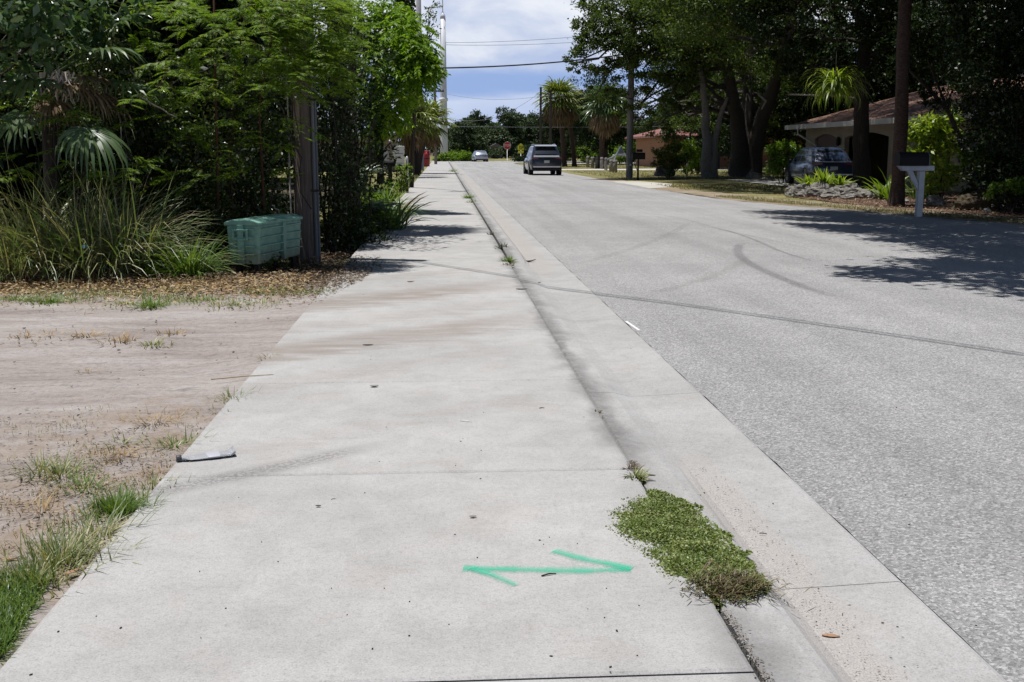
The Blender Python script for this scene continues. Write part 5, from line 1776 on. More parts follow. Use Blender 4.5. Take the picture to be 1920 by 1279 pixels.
# ================================================================== FAR TREES
def far_trees():
    c = [(rng.uniform(-4.2, 4.2), rng.uniform(-3, 3), rng.uniform(1.2, 7.6), rng.uniform(1.3, 2.5)) for _ in range(30)]
    c = [q for q in c if q[2] + abs(q[0]) * .7 < 9]
    protoA = tree('field_oak', 'broad dark green tree at the left end of the distant treeline', (0, 222, 0), [([(0, 0, -.2), (.1, 0, 2), (.3, .2, 4.5), (0, 0, 7)], [.5, .4, .3, .1]), ([(0, 0, 1), (-1.2, 0, 3), (-2.5, 0, 5)], [.3, .25, .1])], c, 17000, .42, .55, M['faroak'], M['oak_bark'], group='trees along the far end of the street', sub=16)
    c2 = [(rng.uniform(-3, 3), rng.uniform(-3, 3), rng.uniform(1.0, 8.6), rng.uniform(1.1, 2.1)) for _ in range(26)]
    protoB = tree('field_oak', 'tall bushy tree in the middle of the distant treeline behind the stop sign', (12, 226, 0), [([(0, 0, -.2), (.1, 0, 3), (0, .2, 6), (.2, 0, 8.5)], [.45, .35, .25, .1])], c2, 15000, .42, .55, M['faroak'], M['oak_bark'], group='trees along the far end of the street', sub=18)
    spec = [(868, 205, 7.4, 0), (905, 232, 9.0, 1), (930, 240, 8.2, 0), (950, 218, 9.2, 1), (985, 224, 8.8, 0), (1015, 226, 9.3, 0), (1045, 238, 8.6, 1), (1075, 225, 8.0, 0), (1110, 220, 7.5, 1), (1150, 215, 8.0, 0), (1190, 210, 8.6, 0), (1240, 190, 9.5, 1), (1290, 185, 10, 0), (1350, 180, 10, 1), (845, 240, 6.4, 0), (890, 255, 8.6, 1), (970, 255, 10, 1)]
    labs = ['distant tree above the far silver car', 'distant rounded tree left of the stop sign', 'distant low tree just left of the stop sign', 'distant tree standing right behind the stop sign', 'distant tree behind the yellow school sign', 'distant tree rising above the dark car roof', 'distant tree behind the trunk of the tall palm',
            'distant tree in the gap between the two skirted palms', 'distant tree behind the second skirted palm', 'distant tree right of the second palm', 'distant tree seen behind the timber pole', 'distant tree left of the pink bungalow roof', 'distant tree behind the pink bungalow', 'distant tree hidden behind the large oak stems', 'lowest distant tree beside the white pylon foot', 'distant back-row tree left of the silver car', 'tallest distant back-row tree above the stop sign']
    first = {0: True, 1: True}
    for (u, Y, h, k), lab in zip(spec, labs):
        pr = (protoA, protoB)[k]
        loc = gnd(u, Y)
        s = h / 9.3
        if first[k]:
            pr.location = loc
            pr.scale = (s, s, s)
            pr['label'] = lab
            first[k] = False
        else:
            dup(pr, loc, random.uniform(0, 6.28), (s * random.uniform(.9, 1.2), s, s * random.uniform(.92, 1.05)), lab)
    # the wood beyond, reading as one mass
    rngc = []
    for x in np.arange(-160, 200, 4.5):
        for k in range(3):
            rngc.append((x + rng.normal() * 2, 285 + rng.normal() * 7, rng.uniform(.8, 5.5 + 2.5 * math.sin(x * .11)), rng.uniform(1.8, 3.4)))
    V, F = crown(rngc, 46000, 1.0, .6, .7, 10, .22)
    tag(qmesh('far_wood', V, F, M['faroak']), 'far-off belt of dark woodland behind the distant trees', 'wood', kind='stuff')
    # bright bushes beside the pylon foot
    for (u, v, Y, r), lab in zip(((842, 296, 160, .9), (856, 292, 158, 1.15), (868, 294, 156, .9), (877, 297, 154, .6), (832, 298, 150, .6)),
                                 ('bright green bush directly right of the white pylon foot', 'tallest of the bright bushes between pylon and silver car', 'bright bush close to the left of the silver car', 'smallest bright bush, touching the silver car', 'low bright bush at the sidewalk end before the pylon')):
        b = gnd(u, Y)
        w = W(u, v, Y)
        z = w.z
        shrub('green_bush', lab, b, [(0, 0, max(.5, z * .8), r), (-.8, 0, max(.4, z * .5), r * .8), (.8, 0, max(.4, z * .5), r * .8)], 1500, .28, .5, M['bright'])
    for u, Y, lab in ((914, 204, 'dim bush covering the left part of the tiny lilac cottage'), (934, 203, 'dim bush covering the right part of the tiny lilac cottage'), (924, 202, 'low dim bush in front of the tiny lilac cottage')):
        b = gnd(u, Y)
        k = .55 if 'low' in lab else 1
        shrub('distant_bush', lab, b, [(0, 0, 1.5 * k, .9 * k), (.5, 0, .8 * k, .9 * k), (-.5, 0, .9 * k, .9 * k)], 800, .3, .5, M['faroak'])
    # row of bright clumping plants behind the palms
    for k, (u, Y, h) in enumerate(((1098, 132, 2.6), (1118, 128, 3.2), (1142, 130, 2.9), (1162, 126, 2.8), (1180, 124, 2.6), (1196, 122, 2.2), (1062, 150, 2.5), (1210, 118, 2.0))):
        b = gnd(u, Y)
        lab = ['bright bush left of the second palm, under the sky gap', 'tallest bright bush, immediately left of the second palm trunk', 'bright bush right of the second palm trunk', 'bright bush behind the playground slide', 'bright bush behind the timber pole', 'bright bush behind the black roadside mailbox', 'bright bush behind the tall palm trunk', 'low bright bush against the pink bungalow corner'][k]
        shrub('leafy_bush', lab, b, [(0, 0, h * .7, h * .33), (-.9, .2, h * .5, h * .3), (.9, -.2, h * .5, h * .3), (0, -.4, h * .25, h * .3)], 1900, .34, .34, M['bright'], group='bright bushes behind the lot')
    # dark hedge along the back of the lot
    cl = [(x, rng.normal() * .4, rng.uniform(.4, 1.6), rng.uniform(.7, 1.1)) for x in np.arange(-14, 24, .9)]
    b = Vector((24, 147, 0))
    shrub('hedge', 'long dark hedge along the back of the pale lot', b, cl, 12000, .3, .5, M['oakd'], 'hedge', stems=12)
    b = gnd(972, 150)
    shrub('dark_bush', 'small black bush beside the far side of the dark car', b, [(0, 0, .32, .42), (.8, 0, .3, .4)], 900, .22, .5, M['shade'])
    # skirted palms
    palm('skirted_palm', 'tall fan palm with thick brown skirt of dead fronds left of the pair', gnd(1058, 103), 6.3, (-.6, 0), .24, 54, 1.05, 1.45, M['palmy'], nskirt=95, nseg=16, el=(-.55, 1.35), width=.10)
    palm('leaning_palm', 'bare dark leaning palm trunk beside the tall skirted palm', gnd(1077, 104), 5.6, (-.75, 0), .21, 20, .8, 1.0, M['palmy'], nskirt=26, nseg=14, width=.10)
    palm('skirted_palm', 'fan palm in partial shade with dead skirt behind the bollards', gnd(1127, 92), 5.2, (.25, 0), .23, 50, 1.0, 1.35, M['palm'], nskirt=80, nseg=16, el=(-.55, 1.35), width=.10)


far_trees()


# ================================================================== LEFT-HAND GROWTH
def left_side():
    # background trees that close the wall of green
    spots = [(-6.4, 20, 7.5), (-11, 19, 8), (-9.5, 26, 8.5), (-15, 22, 8.5), (-13, 30, 9), (-8.8, 31, 8), (-9.5, 38, 9), (-14, 42, 9.5), (-9.2, 49, 8), (-10, 58, 9), (-19, 32, 9)]
    labs = ['dark tree deep in the thicket behind the tall grass', 'dark tree at the left edge behind the broad-leaved tree', 'dark tree in the thicket behind the feathery tree', 'dark tree far back at the left edge', 'dark tree far back behind the fan palm', 'dark tree behind the wooden pole', 'dark tree behind the bright compound-leaved tree', 'dark tree deep behind the wooden pole',
            'dark tree left of the ivy-clad trunk', 'dark tree behind the yard sign', 'dark tree farthest back on the left']
    proto = None
    for (x, y, h), lab in zip(spots, labs):
        if proto is None:
            c = [(rng.uniform(-2.6, 2.6), rng.uniform(-2.4, 2.4), rng.uniform(.8, 8.4), rng.uniform(.9, 1.9)) for _ in range(44)]
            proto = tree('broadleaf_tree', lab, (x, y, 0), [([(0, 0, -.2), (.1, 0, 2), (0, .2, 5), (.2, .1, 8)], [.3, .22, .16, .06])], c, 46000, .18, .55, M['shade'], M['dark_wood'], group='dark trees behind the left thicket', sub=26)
        else:
            dup(proto, (x, y, 0), random.uniform(0, 6.28), h / 8 * random.uniform(.95, 1.15), lab)
    # unseen tree added out of frame, its high boughs shade the thicket
    b = Vector((-8.2, 16.4, 0))
    cl = [(rng.uniform(-5.5, 4.0), rng.uniform(.0, 5.4), rng.uniform(5.2, 8.2), rng.uniform(.8, 1.5)) for _ in range(48)]
    cl += [(x - b.x, y - b.y, z, r) for x, y, z, r in ((-2.0, 17, 5.6, 1.0), (-1.6, 18.3, 5.8, 1.0), (-2.6, 18.8, 6.0, 1.1), (-1.9, 20, 6.2, 1.1), (-3.0, 16.6, 5.6, 1.0), (-2.6, 21.4, 6.2, 1.1), (-1.6, 21.6, 6.4, .9))]
    tree('added_shade_tree', 'unseen tall tree added above the frame to shade the left thicket', b, [([(0, 0, -.2), (.1, 0, 2), (0, .2, 4.5), (.4, .1, 7)], [.26, .22, .18, .08])], cl, 26000, .14, .5, M['oakd'], M['dark_wood'], sub=18)

    # broad-leaved tree top left
    b = Vector((-6.1, 13.9, 0))
    cl = pxcl([(30, 40, 13, .42), (80, 10, 13.2, .4), (110, 55, 13.6, .32), (20, 95, 13, .3), (150, 20, 13.8, .3), (60, -40, 13, .5), (-30, 40, 13, .5), (190, 40, 13.9, .32), (240, 10, 14, .34), (60, 120, 13.5, .26), (160, 90, 13.9, .24), (10, 150, 13.2, .25)], b)
    tree('broadleaf_tree', 'tree with large pale glossy leaves in the top left corner', b, [([(0, 0, -.1), (.05, 0, 1.5), (.2, -.2, 3.4)], [.09, .07, .04])], cl, 1250, .15, .48, M['broad'], M['dark_wood'], sub=16, limb_r=.03)

    # drooping fan palm with dead stalks
    b = Vector((-4.95, 14.3, 0))
    root = thing('fan_palm', 'shaggy fan palm at left with one big drooping frond and pale dead stalks', 'palm', b)
    t = np.linspace(0, 1, 8)
    Q().add(tube(np.stack([.05 * t, 0 * t, -.1 + 2.5 * t], 1), np.linspace(.10, .08, 8), 12, .1)).build('trunk', M['dark_wood'], root, True)
    q = Q()
    f = lambda u, v, Y: np.array(W(u, v, Y) - b)
    o = np.array((.03, 0, 2.3))
    for (u, v, Y, pet, rad, ns, dr) in ((165, 208, 12.9, .95, .74, 30, 1.9), (110, 60, 13.3, .9, .6, 24, 1.0), (190, 70, 13.6, .9, .6, 24, 1.1), (60, 130, 13.4, .9, .6, 24, 1.1), (230, 130, 13.8, .9, .6, 22, 1.2), (150, 20, 14.2, .9, .6, 22, .9), (40, 200, 13.7, .9, .55, 22, 1.4), (220, 20, 14.6, .9, .6, 22, .9), (90, 10, 14.4, .9, .6, 20, .9)):
        d = f(u, v, Y) - o
        q.add(fan(o, d, np.linalg.norm(d), rad, ns, 2.1, dr, .045))
    q.build('fronds', M['palm'], root)
    q = Q()
    for (u, v, Y) in ((200, 150, 13.5), (215, 165, 13.6), (190, 110, 13.4), (100, 180, 13.6), (140, 130, 13.4)):
        d = f(u, v, Y) - o
        q.add(fan(o, d, np.linalg.norm(d) * .7, .6, 14, .8, 1.3, .03))
    q.build('dead_fronds', M['dead'], root)
    q = Q()
    c0 = f(118, 142, 13.55)
    for k in range(34):
        e = c0 + rng.normal(size=3) * (.07, .07, .05)
        q.add(tube(curve(e, e + np.array((rng.normal() * .07, rng.normal() * .05, -rng.uniform(.10, .32))), 5, 0, .02), np.linspace(.012, .006, 5), 5))
    q.build('dead_stalks', plain('bleached_stalks', (.50, .44, .38), .8, var=.2), root)

    # feathery tree
    b = gnd(405, 14.6)
    root = thing('feathery_tree', 'feathery-leaved tree with thin reddish stems arching over the cabinet', 'tree', b)
    Wv = lambda u, v, Y: np.array(W(u, v, Y) - b)
    q = Q()
    stems = []
    for pts, r in (([(410, 485, 14.6), (408, 330, 14.5), (404, 160, 14.3), (400, -60, 14.0)], .022), ([(500, 480, 14.9), (492, 330, 14.7), (485, 200, 14.4), (520, 20, 14.0), (560, -80, 13.8)], .020), ([(440, 485, 15), (432, 300, 14.9), (440, 150, 14.6), (470, -40, 14.4)], .015)):
        pp = np.array([Wv(*p) for p in pts])
        q.add(tube(pp, np.linspace(r, r * .5, len(pp)), 8))
        stems.append(pp)
    q.build('trunk', M['red_stem'], root, True)
    tw = []

    def T(u0, v0, u1, v1, Y0, Y1):
        a, c = Wv(u0, v0, Y0), Wv(u1, v1, Y1)
        tw.append((a, c - a, np.linalg.norm(c - a)))
    for s in ((560, 20, 690, 25, 13.9, 13.5), (540, 5, 640, -20, 13.9, 13.4), (500, 30, 620, 15, 14.1, 13.5), (590, 110, 665, 120, 14, 13.7), (560, 40, 660, 60, 13.8, 13.3), (470, 20, 540, 40, 14, 13.3), (480, -10, 440, 30, 14, 13.4), (510, 60, 600, 90, 14, 13.5), (600, 150, 664, 128, 14.1, 13.6), (520, 110, 570, 130, 14.1, 13.5), (560, -20, 700, 10, 14.2, 13.9), (590, 0, 610, -30, 13.9, 13.2)):
        T(*s)
    for k in range(90):
        u, v, Y = rng.uniform(490, 640), rng.uniform(-15, 165), rng.uniform(13.5, 14.6)
        T(u, v, u + rng.uniform(10, 70), v + rng.uniform(-22, 22), Y, Y - rng.uniform(-.1, .4))
    for k in range(190):
        u = rng.uniform(255, 600)
        v = rng.uniform(-15, 330) if u < 540 else rng.uniform(-15, 150)
        if v > 190 and rng.random() < .6: continue
        Y = rng.uniform(13.5, 15.1)
        T(u, v, u + rng.normal() * 55, v + rng.uniform(-25, 22), Y, Y - rng.uniform(-.1, .5))
    qt, VF = feather_leaves(tw, .22)
    qt.build('twig', M['red_stem'], root)
    qmesh('foliage', VF[0], VF[1], M['feather'], root)

    # young feathery plants low on the left
    b = gnd(70, 13.4)
    root = thing('feathery_shrub', 'dull green feathery shrub rising above the tall grass at left', 'shrub', b)
    tw = []
    Wv = lambda u, v, Y: np.array(W(u, v, Y) - b)
    for k in range(34):
        u, v, Y = rng.uniform(-30, 260), rng.uniform(175, 350), rng.uniform(13.0, 13.9)
        T(u, v, u + rng.normal() * 45, v + rng.uniform(-20, 15), Y, Y - rng.uniform(0, .4))
    qt, VF = feather_leaves(tw, .18)
    for k in range(6):
        e = Wv(rng.uniform(0, 240), rng.uniform(190, 260), 13.5)
        qt.add(tube(curve((e[0] * .8, e[1], -.05), e, 6, 0, .04), np.linspace(.014, .006, 6), 5))
    qt.build('twig', M['dark_wood'], root)
    qmesh('foliage', VF[0], VF[1], M['feather'], root)

    # understorey bushes in the shade
    for k, (u, v, Y, r, lab) in enumerate(((300, 300, 14.6, .5, 'dim shrub behind the tall grass, left of the cabinet'), (360, 380, 14.4, .4, 'dim low shrub just left of the cabinet'), (470, 360, 15.4, .4, 'dim shrub above the green cabinet'), (240, 250, 14.8, .5, 'dim shrub under the drooping palm frond'), (615, 330, 16.6, .6, 'black shrub right of the wooden pole'), (650, 430, 17.5, .45, 'low black shrub at the foot of the shaggy palm trunk'), (520, 250, 16.5, .6, 'dark shrub behind the wooden pole at mid height'), (640, 180, 18, .7, 'dark foliage mass between pole and shaggy trunk'), (655, 90, 18.5, .7, 'dark foliage high in front of the shaggy trunk'), (670, 270, 19, .7, 'dark foliage low in front of the shaggy trunk'), (610, 90, 17, .6, 'dark foliage touching the top of the wooden pole'))):
        b = gnd(u, Y)
        w = W(u, v, Y)
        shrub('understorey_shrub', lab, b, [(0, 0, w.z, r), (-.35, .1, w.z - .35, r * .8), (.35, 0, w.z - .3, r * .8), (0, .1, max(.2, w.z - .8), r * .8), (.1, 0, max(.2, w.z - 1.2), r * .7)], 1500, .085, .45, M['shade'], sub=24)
    for lab, pts in (('tangled leafy vines hanging in the dark hollow above the cabinet', [(rng.uniform(270, 535), rng.uniform(110, 450), rng.uniform(14.7, 15.5), rng.uniform(.16, .38)) for _ in range(30)]),
                     ('tangled vines and small leaves behind the fan palm at left', [(rng.uniform(-20, 270), rng.uniform(60, 360), rng.uniform(14.3, 15.2), rng.uniform(.16, .36)) for _ in range(28)])):
        b = gnd(pts[0][0], 15.0)
        root = thing('vine_tangle', lab, 'vines', b)
        cl = pxcl(pts, b)
        q = Q()
        for k in range(22):
            c = np.array(cl[k % len(cl)][:3])
            e = c + rng.normal(size=3) * (.5, .15, .5)
            q.add(tube(curve(c + (0, 0, .6), e - (0, 0, .5), 9, rng.uniform(-.15, .15), .05), rng.uniform(.004, .010), 5))
        q.build('stem', M['palebark' if 'fan' in lab else 'dark_wood'], root)
        V, F = crown(cl, 8500, .062, .55, .5, 16, .3, .5, 1.0, .2)
        qmesh('foliage', V, F, M['vine'], root)
    # bits lit in the dark: thin dead sticks
    for (a, c, r, lab) in (((258, 179, 13.6), (332, 220, 13.8), .012, 'pale bare stick hanging among the feathery leaves'), ((2, 78, 13.2), (40, 103, 13.2), .009, 'thin pale stick at the left edge under the broad leaves'), ((510, 385, 14.4), (525, 400, 14.4), .009, 'short pale stick above the cabinet lid')):
        o = Q().add(tube(curve(W(*a), W(*c), 6, 0, .012), np.linspace(r, r * .5, 6), 6)).build('dead_stick', M['palebark'])
        tag(o, lab, 'stick')

    # tall grass, clump by clump
    gl = [(28, 13.2, 1.15, 'tall grass clump at the left edge of the thicket'), (75, 12.9, .95, 'half-dry grass clump second from the left edge'), (120, 13.2, 1.1, 'tall grass clump below the drooping palm frond'), (165, 12.9, 1.15, 'broad-bladed grass clump behind the blue scrap'), (205, 13.0, 1.2, 'tallest grass clump, arching right of the blue scrap'), (245, 13.3, 1.1, 'grass clump leaning over the dark hollow'), (270, 13.6, .7, 'thin shaded grass clump left of the green fountain grass'), (0, 12.7, .8, 'short grass clump cut by the left edge'), (145, 13.6, 1.3, 'back grass clump in the shade under the palm'), (225, 13.8, 1.3, 'back grass clump before the dim shrub'), (60, 13.8, 1.3, 'back grass clump among the feathery shrub')]
    for u, Y, H, lab in gl:
        grass_clump('tall_grass', lab, gnd(u + rng.normal() * 8, Y), int(rng.uniform(200, 340)), H * rng.uniform(.85, 1.15), .5, M['reed'], .013, (.0, .9), (.2, 2.4), group='tall grass in front of the left thicket', seg=5)
    for u, Y, lab in ((60, 12.75, 'brown dead grass heap under the left clumps'), (185, 12.75, 'brown dead grass heap below the blue scrap')):
        grass_clump('dead_grass', lab, gnd(u, Y), 320, .42, .5, M['litter'], .009, (.5, 1.5), (.2, 1.4), seg=3)
    grass_clump('fountain_grass', 'bright green arching grass clump left of the green cabinet', gnd(345, 12.95), 330, .62, .30, M['grass'], .015, (.15, 1.05), (.4, 1.5), seg=5)
    grass_clump('weed_clump', 'yellow-green weed beside the bright arching grass clump', gnd(268, 12.9), 120, .28, .22, M['bright'], .02, (.3, 1.1), (.2, 1.0), seg=3)
    o = rock('plastic_scrap', 'small light blue plastic scrap caught in the tall grass', W(158, 463, 12.6), (.035, .03, .03), 4.4, mat=plain('blue_plastic', (.10, .38, .55), .3), cat='litter')

    # shaggy palm trunk right of the pole
    b = gnd(648, 20.5)
    palm('shaggy_palm', 'dark shaggy palm trunk wrapped in old boots right of the wooden pole', b, 6.6, (-.1, 0), .24, 26, .9, .9, M['palm'], nskirt=16, boots=True)
    # spiky palmettos along the walk
    for k, (u, vb, Y, n, lab) in enumerate(((690, 300, 25, 12, 'dark spiky palmetto leaning toward the yard sign'), (705, 400, 20.5, 10, 'low palmetto at the sidewalk edge behind the leaf pile'), (690, 350, 22, 10, 'shaded palmetto beneath the bright tree'))):
        b = gnd(u - 42, Y)
        root = thing('palmetto', lab, 'palmetto', b)
        q = Q()
        zc = max(.15, W(u, vb, Y).z * .75)
        for j in range(n):
            a = rng.uniform(-1.2, 1.6)
            e = rng.uniform(-.1, 1.1)
            q.add(fan((0, 0, zc), (math.cos(a) * math.cos(e), math.sin(a) * math.cos(e), math.sin(e)), rng.uniform(.3, .6), rng.uniform(.45, .65), 22, 2.0, .5, .028))
        q.build('fronds', M['palm'] if k else M['shade'], root)
        Q().add(tube([(0, 0, -.1), (.03, 0, zc)], [.10, .07], 8, .1)).build('trunk', M['palm_bark'], root)
    # crinum-like strap plants along the sidewalk
    for u, Y, n, H, lm, lab in ((738, 20.6, 60, .85, 'grass', 'green strap-leaved plant flopping onto the sidewalk'), (722, 21.6, 60, .8, 'grass', 'strap-leaved plant behind the one flopping onto the sidewalk'), (742, 24.5, 50, .7, 'dead', 'brown dry strap plant beside the sidewalk'), (716, 23.5, 60, .95, 'bright', 'bright green strap plant below the palmettos')):
        grass_clump('strap_plant', lab, gnd(u, Y), n, H, .25, M[lm], .04, (.2, 1.0), (.5, 1.3), 'plant', seg=5)
    for u, v, Y, r, lab in ((690, 375, 24, .35, 'leafy green shrub below the palmettos by the sidewalk'), (690, 420, 19.5, .25, 'small dark shrub left of the flopping strap plant'), (716, 352, 30, .30, 'light green shrub below the black mailbox')):
        b = gnd(u, Y)
        w = W(u, v, Y)
        shrub('verge_shrub', lab, b, [(0, 0, w.z, r), (.2, 0, w.z * .6, r * .8), (-.3, .1, w.z * .7, r)], 900, .09, .45, M['bright' if 'light' in lab or 'leafy' in lab else 'oak'])
    # bright compound-leaved tree
    b = gnd(712, 27)
    root = thing('bright_tree', 'sunlit bright green tree with drooping compound leaves over the sidewalk', 'tree', b)
    Wv = lambda u, v, Y: np.array(W(u, v, Y) - b)
    q = Q()
    for pts in ([(712, 345, 27), (715, 260, 27), (735, 170, 26.6), (770, 100, 26)], [(714, 300, 27), (700, 200, 27), (710, 90, 27), (720, 0, 27)], [(735, 170, 26.6), (790, 140, 26), (822, 118, 25.8)]):
        q.add(tube(np.array([Wv(*p) for p in pts]), np.linspace(.08, .02, len(pts)), 8))
    q.build('trunk', M['dark_wood'], root, True)
    P, D, N, L = [], [], [], []
    cl = [(720, 70, 26.5, 52), (760, 60, 26, 44), (735, 120, 26, 55), (768, 105, 25.8, 46), (700, 140, 26.8, 40), (760, 150, 26, 42), (720, 190, 26.5, 48), (782, 115, 25.6, 34), (695, 225, 27, 36), (735, 205, 27, 34), (785, 80, 25.7, 24), (690, 60, 27, 36), (806, 132, 25.6, 13), (690, 180, 27, 36), (700, 20, 27, 40), (740, 20, 27, 28)]
    for u, v, Y, rpx in cl:
        r = rpx / FPX * Y
        c = Wv(u, v, Y)
        for k in range(int(rpx * 1.7)):
            d = unit(rng.normal(size=3))
            st = c + d * r * rng.random() ** .5 * np.array((1, .9, .9))
            ax = unit(np.array((rng.normal(), rng.normal(), -.55)) + d * .8)
            sd = unit(np.cross(ax, (0, 0, 1.)))
            m = 8
            ts = np.linspace(.1, 1, m)
            LL = rng.uniform(.22, .36)
            pp = st + ax * (ts * LL)[:, None] - np.array((0, 0, .12)) * (ts ** 2)[:, None]
            for s in (1, -1):
                P.append(pp)
                D.append(sd * s + ax * .5 - np.array((0, 0, .55)) + rng.normal(size=(m, 3)) * .2)
                N.append(np.array((0, -.25, .8)) + rng.normal(size=(m, 3)) * .6)
                L.append(np.full(m, rng.uniform(.10, .14)))
    P, D, N, L = map(np.concatenate, (P, D, N, L))
    V, F = leaves(P, D, N, L, L * .38)
    qmesh('foliage', V, F, M['vivid'], root)
    # hanging dark sprays at its right side
    # thin twiggy tree poking above
    b = gnd(770, 44)
    cl = pxcl([(808, 30, 40, .4), (815, 55, 40, .35), (802, 70, 40, .35), (812, 15, 40, .3)], b)
    tree('twiggy_tree', 'sparse twiggy tree showing against the sky beside the concrete pole', b, [([(0, 0, -.1), (.2, -1, 3), (.7, -3, 5.2)], [.10, .07, .03])], cl, 260, .14, .35, M['oak'], M['dark_wood'], limb_r=.02)
    # ivy-clad trunk
    b = gnd(779, 64)
    root = thing('ivy_trunk', 'tall dead trunk wrapped in dark ivy left of the concrete pole', 'trunk', b)
    top = np.array(W(754, -40, 64) - b)
    bot = np.array((0, 0, -.1))
    mid = np.array(W(770, 150, 64) - b)
    pts = np.array([bot, bot + (mid - bot) * .5 + np.array((.12, 0, 0)), mid, top])
    Q().add(tube(pts, [.24, .24, .26, .26], 12, .05)).build('trunk', M['dark_wood'], root, True)
    n = 6500
    t = .30 + .7 * rng.random(n)
    cx = np.stack([np.interp(t * 3, range(4), pts[:, k]) for k in range(3)], 1)
    a = rng.uniform(0, 6.28, n)
    rr = rng.uniform(.32, .58, n)
    P = cx + np.stack([np.cos(a) * rr, np.sin(a) * rr, 0 * a], 1)
    D = np.stack([np.cos(a) * .4, np.sin(a) * .4, -1 + 0 * a], 1) + rng.normal(size=(n, 3)) * .4
    N = np.stack([np.cos(a), np.sin(a), .8 + 0 * a], 1) + rng.normal(size=(n, 3)) * .4
    V, F = leaves(P, D, N, rng.uniform(.12, .24, n), rng.uniform(.1, .18, n))
    qmesh('ivy', V, F, M['oak'], root)
    # short palm before the pylon
    palm('short_palm', 'short shaggy fan palm leaning over the sidewalk before the white pylon', gnd(782, 70), 3.3, (.75, 0), .22, 52, .8, 1.0, M['palmy'], nskirt=22, nseg=18, el=(-.5, 1.3), width=.07)
    palm('short_palm', 'second short palm behind, mostly hidden by the bright tree', gnd(768, 60), 3.3, (.1, 0), .2, 36, .8, .95, M['palmy'], nskirt=16, nseg=16, width=.07)
    # verge weeds round the white post
    b = gnd(757, 38.3)
    shrub('vine_weed', 'leafy weed climbing beside the white-topped marker post', b, pxcl([(757, 335, 38.3, .25), (752, 318, 38.3, .2), (762, 312, 38.4, .15), (750, 350, 38.3, .25)], b), 520, .10, .5, M['bright'])


left_side()


